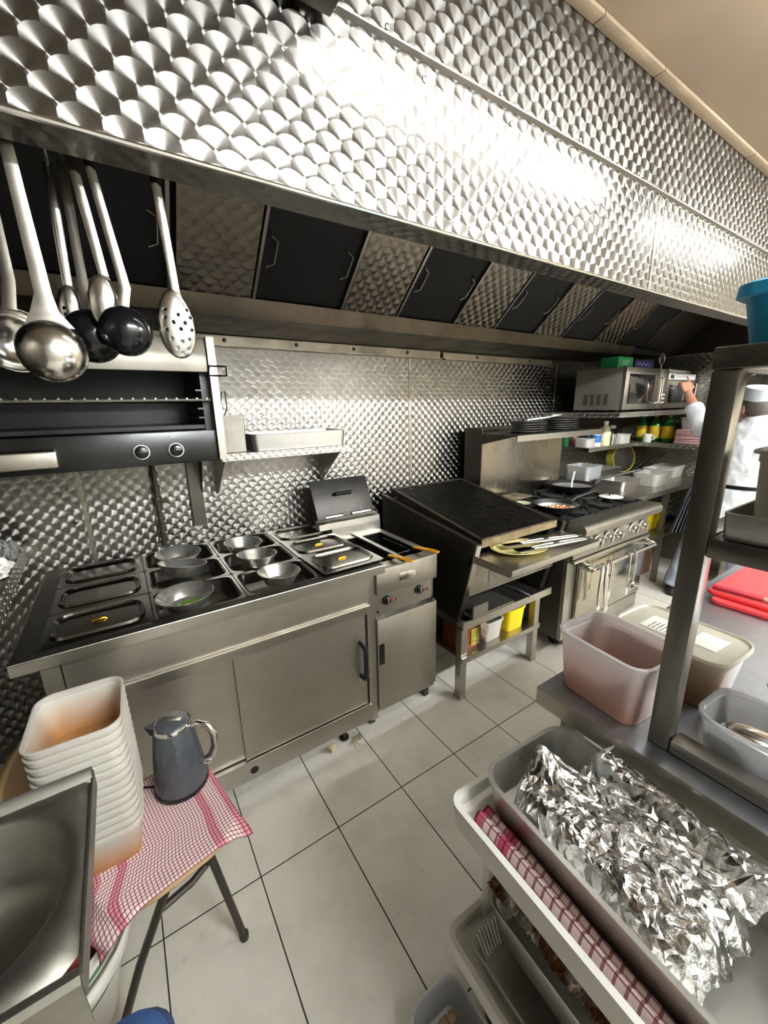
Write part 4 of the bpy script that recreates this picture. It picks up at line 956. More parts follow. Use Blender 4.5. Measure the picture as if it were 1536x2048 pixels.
def microwave(x0, x1, y0, y1, z0, z1, label, dw, top=False):
    t = thing('microwave_oven', label, 'microwave', ((x0+x1)/2, (y0+y1)/2, z0), group='microwaves on the corner shelf')
    B().box(x0, x1, y0+.03, y1, z0+.015, z1, .006).put('case', plain('microwave_case', '#7d776d', .4, .5, .08), t)
    for x in (x0+.04, x1-.06):
        for y in (y0+.06, y1-.06): B().box(x, x+.025, y, y+.025, z0, z0+.016).put('foot', 'black_plastic', t)
    d = B().box(x0, x0+dw, y0, y0+.03, z0+.015, z1-(.055 if top else 0), .006).put('door', 'steel', t)
    B().box(x0+.05, x0+dw-.09, y0-.003, y0, z0+.06, z1-(.10 if top else .05), .001).put('door_window', 'glass', d)
    B().tube([(x0+dw-.035, y0, z0+.06), (x0+dw-.035, y0-.035, z0+.07), (x0+dw-.035, y0-.035, z1-.08), (x0+dw-.035, y0, z1-.07)], .009, 8).put('door_handle', 'chrome', d)
    if top:
        p = B().box(x0, x1, y0, y0+.03, z1-.052, z1, .003).put('control_strip', plain('pale_panel', '#c9c9c4', .4), t)
        B().box(x0+.05, x0+.12, y0-.002, y0, z1-.043, z1-.012).put('display', 'glass', p)
        for k in range(5): B().box(x0+.15+k*.05, x0+.185+k*.05, y0-.002, y0, z1-.036, z1-.016).put('button', 'grey_plastic', p)
    else:
        p = B().box(x0+dw+.002, x1, y0+.002, y0+.03, z0+.015, z1, .004).put('control_panel', 'steel', t)
        for k in range(3): B().box(x0+dw+.03, x1-.03, y0, y0+.002, z0+.06+k*.03, z0+.075+k*.03).put('button', 'grey_plastic', p)
    for k in range(4):
        v = B()
        for q in range(10): v.box(x0-.001, x0+.0005, y0+.12+k*.055, y0+.12+k*.055+.034, z0+.055+q*.0085, z0+.0595+q*.0085)
        v.put('side_vent', 'black', t, smooth=False)
    return t
microwave(3.235, 3.93, 1.62, 2.02, 1.495, 1.825, 'steel microwave with side vents at the left of the corner shelf', .54)
microwave(3.95, 4.50, 1.64, 2.02, 1.495, 1.80, 'microwave with a pale top control strip that the chef is touching', .55, True)

# boxes and bits on the microwaves
gb = thing('cling_film_box', 'green cardboard box with pale lettering on the left microwave', 'box', (3.42, 1.80, 1.826), world=False)
B().box(-.11, .11, -.07, .07, 0, .085, .002).put('carton', 'green', gb)
lt = B()
for k, wds in enumerate((.07, .05)): 
    x = -.05
    while x < -.05+wds+.03: lt.box(x, x+.008, -.0712, -.07, .05-k*.02, .058-k*.02); x += .012
lt.put('lettering', plain('pale_print', '#c9d8c0', .6), gb, smooth=False)
pbx = thing('purple_box', 'dark purple cardboard box with pale print beside the green box', 'box', (3.72, 1.80, 1.826), world=False)
B().box(-.15, .15, -.07, .07, 0, .075, .002).put('carton', 'purple', pbx)
lt = B()
for k in range(7): lt.box(-.12+k*.032, -.10+k*.032, -.0712, -.07, .03+.008*(k % 2), .045+.008*(k % 2))
lt.put('lettering', plain('lilac_print', '#7c78b8', .6), pbx, smooth=False)
tray('oven_tray', 'thin steel tray lying upside on top of the right microwave', 'tray', .48, .3, .03, (4.24, 1.80, 1.801), 0, 'steel_bright', .03)
wk = thing('hand_sieve', 'small round wire sieve standing between the microwaves near the top', 'sieve', (3.94, 1.70, 1.828), world=False)
B().tube([(.0+.045*math.sin(a*PI/8), 0, .085+.045*math.cos(a*PI/8)) for a in range(17)], .004, 6).tube([(0, 0, .04), (0, 0, .0)], .004, 6).put('rim', 'steel', wk)
sv = B()
for k in range(-4, 5):
    h_ = math.sqrt(max(0, .045**2-(k*.0095)**2))
    sv.tube([(k*.0095, 0, .085-h_), (k*.0095, .012, .085), (k*.0095, 0, .085+h_)], .0008, 4).tube([(-h_, 0, .085+k*.0095), (0, .012, .085+k*.0095), (h_, 0, .085+k*.0095)], .0008, 4)
sv.put('wire_mesh', 'steel_dark', wk)

# things on the lower corner shelf
SH = 1.1905
tub('clear shallow plastic tub on the left end of the corner shelf', .14, .13, .075, .03, (3.462, 2.02, SH), 0, 'tub', taper=.92)
def bottle(label, x, y, prof, mat, capm, caph, name='sauce_bottle', cat='bottle', group=None, lab=None, cr=None, z=SH):
    t = thing(name, label, cat, (x, y, z), 0, group, world=False)
    B().lathe(prof, 24).put('bottle_body', mat, t)
    r, h = prof[-1]
    B().lathe([((cr or r+.002), h+.0005), ((cr or r+.002), h+caph), ((cr or r)*.6, h+caph+.003)], 18).put('cap', capm, t)
    if lab: 
        z0, z1, m_, r_ = lab
        B().lathe([(r_, z0), (r_, z1)], 24, cap0=False, cap1=False).put('bottle_label', m_, t)
    return t
bottle('blue and white salt tub on the corner shelf by the cream bottle', 3.595, 2.0, [(.042, 0), (.044, .004), (.044, .10), (.04, .105)], 'white_plastic', plain('blue_cap', '#1f5fa0', .4), .022, 'salt_tub', 'tub', lab=(.035, .10, plain('blue_label', '#1f5fa0', .5), .0445))
bottle('cream-coloured squeezy sauce bottle with a white cap on the corner shelf', 3.72, 1.99, [(.046, 0), (.048, .006), (.048, .12), (.038, .155), (.022, .175), (.02, .185)], plain('cream_sauce', '#d8cfa8', .4), 'white_plastic', .03)
o = B().lathe([(.03, 0), (.036, .02), (.04, .095), (.0385, .095), (.034, .02), (1e-4, .005)], 20).put('steel_beaker', 'steel_bright'); o.location = (3.85, 1.99, SH); tag(o, 'steel beaker standing right of the cream sauce bottle', 'beaker')
tub('small white plastic tub with a lid on the corner shelf', .17, .12, .085, .02, (4.02, 2.0, SH), 0, 'white_plastic', taper=.92)
bottle('dark jar with a black cap standing behind the small white tub', 3.98, 2.13, [(.04, 0), (.042, .004), (.042, .12), (.035, .13)], plain('dark_jar', '#2a211c', .15), 'black_plastic', .05, 'spice_jar', 'jar')
bottle('dark jar with a pale cap behind the small white tub, nearer the corner', 4.10, 2.13, [(.04, 0), (.042, .004), (.042, .12), (.035, .13)], plain('dark_jar_brown', '#3a2a20', .15), 'white_plastic', .03, 'spice_jar', 'jar')
bottle('red sauce jar with a white label behind the cream bottle', 3.74, 2.13, [(.04, 0), (.042, .004), (.042, .13), (.035, .14)], 'red', plain('dark_red_cap', '#5c1418', .4), .02, 'sauce_jar', 'jar', lab=(.04, .10, 'white_plastic', .0425))
bottle('red sauce jar with a red and white label behind the steel beaker', 3.86, 2.13, [(.04, 0), (.042, .004), (.042, .13), (.035, .14)], 'red', plain('dark_red_cap2', '#5c1418', .4), .02, 'sauce_jar', 'jar', lab=(.05, .085, 'white_plastic', .0425))
bottle('red-capped pinkish jar behind the shallow clear tub', 3.515, 2.165, [(.05, 0), (.052, .005), (.052, .10), (.045, .11)], plain('pink_jar', '#8a4a48', .3), 'red', .02, 'sauce_jar', 'jar')
bottle('small green bottle with a brown cap at the left end of the corner shelf', 3.415, 2.18, [(.03, 0), (.032, .005), (.032, .17), (.014, .21), (.012, .225)], plain('green_glass', '#1f6b35', .15), plain('brown_cap', '#7a4a20', .5), .02)
pipe = B().tube([(3.47, 2.225, 1.43), (4.15, 2.225, 1.43)], .013, 8); o = pipe.put('wall_pipe', plain('red_white_pipe', '#b8a8a2', .5, 0, .3, 6)); tag(o, 'thin pale pipe along the wall above the corner shelf jars', 'pipe')
lemon = plain('lemon_bottle', '#1d6a2c', .2, 0, .1)
lp = [(.048, 0), (.052, .006), (.052, .142), (.048, .178), (.024, .208), (.017, .218), (.016, .232)]
for nm, x, y in (('nearest the corner', 4.40, 1.985), ('in the middle of three', 4.40, 1.87), ('nearest the folded cloths', 4.405, 1.755)):
    bottle(f'tall green juice bottle with a yellow label, {nm}', x, y, lp, lemon, plain('gold_cap', '#b8922a', .4), .02, 'juice_bottle', 'bottle', 'green juice bottles on the corner shelf', lab=(.035, .15, plain('lemon_label', '#d8b81e', .5, 0, .15, 25), .0525))
mg = thing('white_mug', 'small white mug in front of the green juice bottles', 'mug', (4.285, 1.88, SH), world=False)
B().lathe([(.032, 0), (.038, .01), (.040, .078), (.037, .078), (.034, .012), (1e-4, .006)], 22).put('mug_body', 'white_plastic', mg)
B().tube([(.0, -.038, .062), (.0, -.062, .06), (.0, -.066, .035), (.0, -.036, .02)], .006, 8).put('mug_handle', 'white_plastic', mg)
pinkc = plain('pink_cloth', '#c49a98', .95, 0, .15, 40, .3)
for k in range(6):
    o = B().box(-.11, .11, -.115, .115, 0, .021, .009, 3, m=R3(.05*(k % 3-1), 'Z')).put('folded_cloth', pinkc); o.location = (4.37+.004*(k % 2), 1.53, SH+k*.0215)
    tag(o, f'folded pink and white cloth, {["lowest", "second lowest", "third lowest", "third from top", "second from top", "topmost"][k]} of the pile on the corner shelf', 'cloth', 'folded cloths on the corner shelf')
tub('pale grey plastic box standing on the pile of folded cloths', .18, .2, .10, .02, (4.38, 1.53, SH+.131), 0, 'grey_plastic', 'box', name='plastic_box')
for k, (x, y) in enumerate(((4.33, 1.365), (4.43, 1.335), (4.34, 1.275))):
    bottle(f'brown bottle {["nearest the cloths", "at the back of the group", "nearest the chef"][k]} on the end of the corner shelf', x, y, [(.04, 0), (.042, .006), (.042, .26), (.018, .33), (.015, .40)], plain(f'brown_glass_{k}', '#7a4218', .15, 0, .3, 14), 'black_plastic', .03, 'brown_bottle', 'bottle')

# things on the corner counter
ot = thing('oil_tub', 'clear plastic tub of yellow oil at the back of the corner counter by the range', 'tub', (3.42, 1.98, CT), world=False)
tub_geo(.24, .22, .17, .03, .9).put('tub_body', 'tub_blue', ot)
B().stack([(.205, .185, .025, .006), (.222, .202, .028, .105)]).put('oil', plain('yellow_oil', '#e0b400', .25, 0, .05), ot)
tray('deep_tray', 'deep aluminium tray, the nearer one on the corner counter', 'tray', .34, .26, .075, (3.50, 1.715, CT), .05, 'alu', .03)
tray('deep_tray', 'deep aluminium tray at the back of the corner counter against the wall', 'tray', .42, .26, .085, (3.90, 2.10, CT), 0, 'alu', .03)
crm = plain('creamy_contents', '#cfc8b4', .6)
for lab_, x, y, w_, d_ in (('milky plastic tub at the front edge of the corner counter', 3.835, 1.60, .29, .21), ('milky plastic tub, middle of the three on the corner counter', 4.13, 1.68, .23, .19), ('milky plastic tub with frosted lid nearest the end wall', 4.40, 1.70, .24, .2)):
    t_ = thing('food_tub', lab_, 'tub', (x, y, CT), 0, 'milky tubs on the corner counter', world=False)
    tub_geo(w_, d_, .11, .04, .84).put('tub_body', 'tub', t_)
    B().stack([(w_*.8, d_*.8, .03, .005), (w_*.86, d_*.86, .034, .035)]).put('contents', crm, t_)
sv_ = thing('wooden_sieve', 'round yellow flour sieve leaning upright in the corner on the counter', 'sieve', (4.28, 2.10, CT), world=False)
mm = T3(0, 0, .145) @ R3(-.30, 'Z') @ R3(PI/2-.12, 'X')
B().lathe([(.14, -.045), (.14, .045), (.134, .045), (.134, -.045)], 40, mm, cap0=False, cap1=False).lathe([(.134, -.045), (.14, -.045)], 40, mm, cap0=False, cap1=False).put('sieve_rim', plain('sieve_yellow', '#c2b13c', .5, 0, .1), sv_)
B().lathe([(.1335, .03), (1e-4, .03)], 40, mm, cap0=False, cap1=False).put('sieve_mesh', 'steel_dark', sv_)
# under the counter
tub('yellow plastic crate on the undershelf of the corner counter', .42, .34, .22, .05, (3.86, 1.72, .447), 0, 'yellow', 'crate', name='plastic_crate', taper=.85, rim=.012)
cb = thing('cardboard_box', 'brown cardboard box with a red side under the corner counter by the range', 'box', (3.75, 1.74, .001), world=False)
B().box(-.22, .3, -.15, .15, 0, .25, .002).put('carton', 'card', cb)
B().box(-.2225, -.2205, -.148, .148, .004, .246).put('red_side', 'red', cb, smooth=False)
lt = B()
for k in range(6): lt.box(-.20+k*.03, -.185+k*.03, -.1515, -.15, .06+.03*(k % 2), .16)
lt.put('print', plain('box_print', '#3a2420', .7), cb, smooth=False)
tray('oven_tray', 'dark baking tray on the undershelf of the corner counter right of the crate', 'tray', .3, .4, .04, (4.27, 1.72, .447), 0, 'black', .02)

# cream chest and shelf with tubs beyond the chef
cz = thing('low_cabinet', 'low cream cabinet with dark drawer lines behind the chef legs', 'cabinet', (4.37, .8, 0))
B().box(4.20, EX-.002, .35, 1.12, .08, .80).put('carcass', plain('cabinet_cream', '#a8a294', .5), cz, smooth=False)
for k in range(4): B().box(4.185, 4.20, .36, 1.11, .10+k*.175, .255+k*.175, .003).put('drawer', plain('drawer_cream', '#9c9688', .45), cz)
B().box(4.17, EX-.002, .33, 1.14, .80, .83).put('cabinet_top', 'steel', cz, smooth=False)
for x, y in ((4.22, .38), (4.22, 1.06), (4.48, .38), (4.48, 1.06)): B().box(x, x+.03, y, y+.03, .001, .08).put('foot', 'black_plastic', cz)
hs = thing('high_shelf', 'white wall shelf beyond the chef near the ceiling of the frame', 'shelf', (4.4, .7, 1.6))
B().box(4.18, EX-.002, -.2, 1.12, 1.615, 1.635).put('shelf_board', 'white_plastic', hs, smooth=False)
for y in (0, 1.0): B().prism([(4.2, 1.615), (EX-.002, 1.615), (EX-.002, 1.45)], 'y', y, y+.02).put('bracket', 'white_plastic', hs, smooth=False)
tub('cream plastic storage box on the shelf beyond the chef, left one', .3, .34, .19, .03, (4.37, .86, 1.636), 0, plain('cream_box', '#d8c9a6', .5), 'box', name='storage_box', taper=.95)
tub('cream plastic storage box on the shelf beyond the chef, right one', .3, .34, .19, .03, (4.37, .45, 1.636), 0, plain('cream_box2', '#cfc2a2', .5), 'box', name='storage_box', taper=.95)

# ================================================================== CHEF
ch = thing('person', 'chef in white jacket, white hat and striped apron, back turned, touching the right microwave', 'person', (3.75, 1.05, 0))
b = B()
hc_ = Vector((3.79, .985, 1.515))                # head centre
fd_ = Vector((.74, .67, .06)).normalized()        # where he looks
up_ = (Vector((0, 0, 1))-fd_*.10).normalized(); rt_ = fd_.cross(up_)
hm = Matrix((rt_, fd_, up_)).transposed().to_4x4(); hm.translation = hc_
b.ball((0, 0, .015), .076, .095, .105, 20, hm).ball((0, .03, -.05), .058, .066, .065, 16, hm)
b.tube([(0, .092, .015), (0, .112, -.015)], [.009, .014], 8, m=hm).ball((0, .10, -.02), .016, .014, .010, 8, hm)   # nose
b.ball((0, .088, -.055), .024, .012, .006, 8, hm).ball((0, .087, -.067), .022, .012, .007, 8, hm)               # lips
b.ball((0, .08, -.095), .026, .022, .02, 8, hm)
for s in (-1, 1):
    b.ball((s*.077, -.008, -.01), .012, .02, .032, 10, hm).ball((s*.075, -.004, -.035), .010, .012, .014, 8, hm)
    b.ball((s*.032, .083, .018), .014, .012, .009, 8, hm); b.ball((s*.034, .086, .036), .022, .01, .007, 8, hm)
nk = [(3.775, .96, 1.34), (3.785, .985, 1.45)]
b.tube(nk, [.062, .056], 12)
b.tube([(3.79, 1.0, .80), (3.80, .99, 1.0), (3.80, .97, 1.2), (3.79, .955, 1.36)], [.14, .14, .15, .09], 14)
S1, E1, W1 = Vector((3.83, 1.13, 1.345)), Vector((3.93, 1.335, 1.365)), Vector((4.055, 1.515, 1.64))
b.tube([(3.79, .97, 1.33), S1, S1.lerp(E1, .5), E1, E1.lerp(W1, .3), E1.lerp(W1, .7), W1], [.07, .058, .05, .045, .047, .036, .028], 12)
S2, E2, W2 = Vector((3.83, .77, 1.345)), Vector((3.88, .68, 1.09)), Vector((4.07, .74, .98))
b.tube([(3.79, .95, 1.33), S2, S2.lerp(E2, .5), E2, E2.lerp(W2, .4), W2], [.07, .058, .05, .045, .044, .028], 12)
def hand(w, d, n, side, point):
    """palm at w along d, palm normal n; fingers curl towards n; index straight when pointing"""
    d = d.normalized(); n = (n-d*n.dot(d)).normalized(); s = d.cross(n)*side
    b.loft([[w+d*t+s*x*k+n*y for x, y in ((-.04, -.011), (.04, -.011), (.04, .013), (-.04, .013))] for t, k in ((-.02, .62), (.02, .9), (.06, 1.05), (.09, 1.0))])
    for i, (off, L) in enumerate(((.031, .072), (.011, .080), (-.010, .074), (-.030, .058))):
        k0 = w+d*.085+s*off
        cv = .1 if (point and i == 0) else (1.0 if point else .55)
        pts = [k0-d*.03, k0]; a = 0; p = k0
        for seg in (.45, .32, .25):
            a += cv*.8; p = p+(d*math.cos(a)+n*math.sin(a))*L*seg; pts.append(p)
        b.tube(pts, [.0105, .0105, .0095, .0085, .007], 8)
    k0 = w+d*.02+s*.032
    b.tube([k0-s*.012, k0+s*.022+d*.022+n*.008, k0+s*.030+d*.055+n*.02, k0+s*.024+d*.078+n*.03], [.016, .013, .0105, .008], 8)
hand(W1, Vector((.20, .35, .75)), Vector((.5, .6, -.4)), -1, True)
hand(W2, Vector((.9, .35, -.2)), Vector((.1, .3, -.9)), 1, False)
for k_, f_, m_ in (((3.80, 1.09, .84), (3.71, 1.265, .05), (3.77, 1.20, .46)), ((3.79, .90, .84), (3.79, .885, .05), (3.81, .89, .46))):
    b.tube([k_, Vector(k_).lerp(Vector(m_), .5), m_, Vector(m_).lerp(Vector(f_), .4), f_], [.095, .08, .058, .055, .038], 12)
body = b.put('body', 'skin', ch)
md = body.modifiers.new('one_surface', 'REMESH'); md.mode = 'VOXEL'; md.voxel_size = .0055; md.use_smooth_shade = True
md = body.modifiers.new('soften', 'SMOOTH'); md.iterations = 3; md.factor = .5
# hair under the hat
hr = B().ball((0, -.012, .010), .082, .098, .095, 24, hm)
for v in list(hr.b.verts):
    q = hm.inverted() @ v.co
    if q.z < -.065 or (q.y > .045 and q.z < .07) or (abs(q.x) > .06 and q.y > -.0 and q.z < .0): hr.b.verts.remove(v)
hr.put('hair', 'hair', body, recalc=False)
# hat
ht = B(); tm = hm @ T3(0, -.004, .062) @ R3(.16, 'X')
ht.loft([[(x, y, z) for x, y in ell(a, c, 32)] for a, c, z in ((.083, .098, -.012), (.085, .100, -.010), (.089, .104, .072), (.087, .102, .074), (.07, .082, .070), (.03, .04, .076), (.001, .001, .078))], False, True, True, tm)
ht.put('chef_hat', 'hat', ch)
# jacket
j = B()
def sec(cx, cy, ax, ay, z, n=28): return [(cx+ax*math.cos(2*PI*i/n), cy+ay*math.sin(2*PI*i/n), z) for i in range(n)]
j.loft([sec(3.785, 1.0, .165, .225, .715), sec(3.79, 1.0, .160, .215, .80), sec(3.795, .99, .150, .200, .955), sec(3.80, .98, .155, .205, 1.06), sec(3.80, .965, .155, .215, 1.20), sec(3.80, .955, .140, .225, 1.31), sec(3.795, .955, .115, .185, 1.375), sec(3.785, .960, .08, .10, 1.41), sec(3.785, .966, .074, .078, 1.435)])
j.tube([(3.80, 1.0, 1.30), S1+Vector((0, 0, -.005)), S1.lerp(E1, .5)+Vector((0, 0, -.012)), E1+Vector((0, .0, -.015)), E1.lerp(W1, .3), E1.lerp(W1, .52)], [.085, .088, .082, .078, .070, .060], 16)
j.tube([(3.80, .92, 1.30), S2, S2.lerp(E2, .5), E2, E2.lerp(W2, .55)], [.085, .086, .075, .07, .058], 16)
jk = j.put('jacket', 'white_cloth', ch)
md = jk.modifiers.new('one_surface', 'REMESH'); md.mode = 'VOXEL'; md.voxel_size = .009; md.use_smooth_shade = True
md = jk.modifiers.new('soften', 'SMOOTH'); md.iterations = 5; md.factor = .5
tx = bpy.data.textures.new('cloth_folds', 'CLOUDS'); tx.noise_scale = .075
md = jk.modifiers.new('folds', 'DISPLACE'); md.texture = tx; md.strength = .022; md.mid_level = .5; md.texture_coords = 'GLOBAL'
B().tube([E1.lerp(W1, .47), E1.lerp(W1, .53), E1.lerp(W1, .57)], [.062, .066, .062], 16).put('cuff', 'white_cloth', jk)
B().tube([(3.785, .962, 1.40), (3.786, .972, 1.45)], [.080, .072], 20).put('collar', 'white_cloth', jk)
B().loft([sec(3.795, .985, .156, .207, z) for z in (.945, .972)], False, False).put('apron_string', 'black', ch)
# trousers
t_ = B()
t_.loft([sec(3.79, 1.0, .15, .20, .82), sec(3.79, 1.0, .155, .205, .72)])
for k_, m_, f_ in (((3.79, 1.09, .76), (3.765, 1.195, .44), (3.715, 1.26, .075)), ((3.79, .90, .76), (3.805, .885, .44), (3.79, .88, .075))):
    t_.tube([k_, Vector(k_).lerp(Vector(m_), .5), m_, f_], [.115, .105, .092, .082], 16)
tr_ = t_.put('trousers', 'trousers', ch)
md = tr_.modifiers.new('one_surface', 'REMESH'); md.mode = 'VOXEL'; md.voxel_size = .012; md.use_smooth_shade = True
md = tr_.modifiers.new('soften', 'SMOOTH'); md.iterations = 4; md.factor = .5
md = tr_.modifiers.new('folds', 'DISPLACE'); md.texture = tx; md.strength = .018; md.mid_level = .5; md.texture_coords = 'GLOBAL'
def stripes():
    t = NT('striped_apron'); s = t.n('ShaderNodeSeparateXYZ'); t.link(t.uv(), s.inputs[0])
    f = t.math('FRACT', t.math('DIVIDE', s.outputs[0], .026)); k = t.math('LESS_THAN', f, .22)
    t.bsdf(t.mix(k, lin('#15171f'), lin('#b9bcc2')), .9, 0, spec=.1); return t.m
def apr(u, v):
    a = -.6+2.45*u                      # wraps the front from his right hip round to the left
    r = .25+.095*v+.012*math.sin(a*9)*v
    return (3.79+r*math.cos(a)*.78, 1.03+r*math.sin(a), .95-.47*v)
ap = B().grid(apr, 36, 12, lambda u, v: (u*.56, v*.5)).put('apron', stripes(), ch, solid=.004)
for f_ in ((3.715, 1.26), (3.79, .88)):
    B().stack([(.09, .27, .04, .001), (.095, .275, .045, .03), (.085, .22, .04, .065), (.075, .12, .035, .10)], m=T3(f_[0]+.05, f_[1]+.02, 0) @ R3(-1.25, 'Z')).put('shoe', 'shoe', ch)

# ================================================================== UTENSILS HUNG FROM THE HOOD LIP
UY = .992
def hook_pts(x, y0): return [(x, .9695, 2.008), (x, .9695, 2.026), (x, .979, 2.033), (x, max(.987, y0-.004), 2.029), (x, y0, 2.018)]
def utensil(name, label, cat, x, group='utensils hanging from the hood edge'):
    return thing(name, label, cat, (x, UY, 2.03), 0, group)
def ladle(label, xt, xn, zn, bx_, bz, r, hmat, bmat, facing=1, dy=0, flare=False):
    """facing=1: bowl opening towards the wall, outside seen"""
    t = utensil('ladle', label, 'ladle', xt)
    y0 = UY+dy
    B().tube(hook_pts(xt, y0), .003, 6).put('hook', hmat, t)
    pts = [(xt, y0+.003, 2.022), (xt+(xn-xt)*.5, y0, 2.022+(zn-2.022)*.5), (xn, y0-.002, zn)]
    if flare: B().loft([[(x+a*w_, y+b_*.005, z) for a, b_ in ((-1, -.5), (0, -1), (1, -.5), (1, .5), (0, .3), (-1, .5))] for (x, y, z), w_ in ((pts[0], .009), (pts[1], .0105), (pts[2], .0125), ((xn+(bx_-xn)*.6, y0-.006, bz+r*1.25), .02), ((bx_+.004, y0-.008, bz+r*.75), .036))]).put('handle', hmat, t)
    else:
        B().loft([[(x+a*w_, y+b_*.0045, z) for a, b_ in ((-1, -.4), (0, -1), (1, -.4), (1, .4), (0, .2), (-1, .4))] for (x, y, z), w_ in ((pts[0], .0075), (pts[1], .008), (pts[2], .009), ((bx_, y0-.004, bz+r*.92), .011))]).put('handle', hmat, t)
    n = 28; loops = []
    for k in range(11):
        a = PI/2*k/10; loops.append([(bx_+r*math.sin(a)*math.cos(2*PI*i/n), y0-facing*(.78*r*math.cos(a)), bz+r*math.sin(a)*math.sin(2*PI*i/n)) for i in range(n)])
    for k in range(10, -1, -1):
        a = PI/2*k/10; q = r-.0022; loops.append([(bx_+q*math.sin(a)*math.cos(2*PI*i/n), y0-facing*(.78*q*math.cos(a)-.0003), bz+q*math.sin(a)*math.sin(2*PI*i/n)) for i in range(n)])
    loops[0] = [(bx_+.0004*math.cos(2*PI*i/n), y0-facing*.78*r, bz+.0004*math.sin(2*PI*i/n)) for i in range(n)]
    B().loft(loops, True, False).put('ladle_bowl', bmat, t)
    return t
def spoon(label, xt, xn, zn, bx_, bz, a_, c_, holes=(), dy=0, name='serving_spoon', cat='spoon', tilt=0):
    t = utensil(name, label, cat, xt); y0 = UY+dy
    B().tube(hook_pts(xt, y0), .003, 6).put('hook', 'steel', t)
    B().loft([[(x+q*w_, y+b_*.004, z) for q, b_ in ((-1, -.3), (0, -1), (1, -.3), (1, .4), (0, .1), (-1, .4))] for (x, y, z), w_ in (((xt, y0+.003, 2.022), .008), (((xt+xn)/2, y0, (2.022+zn)/2), .0085), ((xn, y0, zn), .008), ((xn+(bx_-xn)*.4, y0-.002, bz+c_*.95), .010), ((bx_, y0-.004, bz+c_*.80), .016))]).put('handle', 'steel_bright', t)
    b = B(); N, Mv = 44, 64
    vs = {}
    def pt(i, j):
        x = -1+2*i/N; z = -1+2*j/Mv
        # disc mapping keeps a clean rim
        X_ = x*math.sqrt(max(0, 1-z*z/2)); Z_ = z*math.sqrt(max(0, 1-x*x/2))
        d_ = max(0, 1-X_*X_-Z_*Z_)
        k_ = 1-.12*Z_
        return (bx_+a_*X_*k_+tilt*Z_*.01, y0-.012*math.sqrt(d_)-.0*d_, bz+c_*Z_)
    for i in range(N):
        for j in range(Mv):
            q = [pt(i, j), pt(i+1, j), pt(i+1, j+1), pt(i, j+1)]
            cx_, cz_ = sum(p[0] for p in q)/4, sum(p[2] for p in q)/4
            if any((cx_-bx_-hx)**2+(cz_-bz-hz)**2 < hr_*hr_ for hx, hz, hr_ in holes): continue
            f = []
            for p, ij in zip(q, ((i, j), (i+1, j), (i+1, j+1), (i, j+1))):
                if ij not in vs: vs[ij] = b.b.verts.new(p)
                f.append(vs[ij])
            try: b.b.faces.new(f)
            except ValueError: pass
    b.put('spoon_bowl', 'steel_bright', t, solid=.0015)
    return t
k = UY/.96
black_enamel = plain('ladle_black', '#101012', .16, .3, .1)
spoon('long steel slotted spoon hanging alone at the right of the row of utensils', .136, .146, 1.80, .140, 1.742, .0345, .066,
      [(x*.0012, z*.0012, .0031) for x, z in ((-16, 22), (18, 24), (3, 15), (-18, 10), (22, 12), (-6, 2), (12, 2), (-18, -10), (4, -8), (22, -8), (-12, -24), (16, -24), (4, -28), (-5, -38), (12, -40), (3, -47))], name='slotted_spoon')
ladle('black ladle with a bright steel handle, second utensil from the right', .030, .057, 1.80, .047, 1.722, .0465, 'steel_bright', black_enamel, dy=.0)
spoon('plain steel serving spoon hanging between the two black ladles', .006, .026, 1.82, .020, 1.775, .026, .048, dy=.014)
ladle('all-dark ladle hanging behind the other black ladle', -.008, -.010, 1.80, -.010, 1.718, .051, 'steel_dark', black_enamel, dy=.066)
spoon('steel slotted spoon mostly hidden behind the black ladles', -.030, -.036, 1.80, -.036, 1.77, .024, .045, [(-.012, -.012, .003), (.0, -.012, .003), (-.012, .0, .003)], dy=.088, name='slotted_spoon')
ladle('large bright steel ladle with a broad flat handle, nearest the camera', -.079, -.071, 1.775, -.075, 1.678, .054, 'steel', 'steel_bright', dy=.0, flare=True)
ladle('steel ladle with a dark-tipped handle at the far left, bowl facing out', -.118, -.119, 1.80, -.128, 1.700, .056, 'steel_dark', 'steel_bright', -1, dy=.045)

# ================================================================== CHAIR WITH KETTLE AND TUBS
SZ = .448
chr_ = thing('kitchen_chair', 'old metal-legged chair by the hot cupboard, its seat covered with a checked towel', 'chair', (-.05, 1.08, 0))
sm = T3(-.07, 1.088, 0) @ R3(.20, 'Z')
B().stack([(.30, .34, .09, SZ-.024), (.335, .375, .11, SZ-.018), (.345, .385, .115, SZ-.010), (.335, .375, .11, SZ-.003), (.30, .34, .09, SZ)], m=sm).put('seat', 'wood', chr_)
for p in ([(.030, .955, SZ-.026), (.086, .968, .004)], [(-.078, .905, SZ-.026), (-.16, .925, .22), (-.232, .95, .004)], [(.02, 1.25, SZ-.026), (.0, 1.36, .004)], [(-.14, 1.24, SZ-.026), (-.19, 1.315, .004)]):
    B().tube(p, .0105, 10).lathe([(.013, 0), (.0135, .02), (.011, .024)], 10, T3(p[-1][0], p[-1][1], .001)).put('leg', 'leg', chr_)
B().tube([(.03, .957, SZ-.05), (.02, .955, SZ-.075), (-.02, .935, SZ-.08), (-.095, .91, SZ-.075)], .009, 8).put('stretcher', 'leg', chr_)
B().tube([(-.20, 1.02, SZ-.03), (-.30, 1.05, SZ-.02), (-.33, 1.06, .55), (-.345, 1.07, .70)], .010, 8).tube([(-.16, 1.30, SZ-.03), (-.27, 1.33, SZ-.02), (-.31, 1.34, .55), (-.325, 1.345, .70)], .010, 8).put('back_frame', 'leg', chr_)
def bk(u, v):
    a = (u-.5)*2; return (-.335+.03*(1-a*a)*-1+.012*a, 1.205+a*.185, .55+.16*v+(-.03*a*a if v > .5 else .03*a*a))
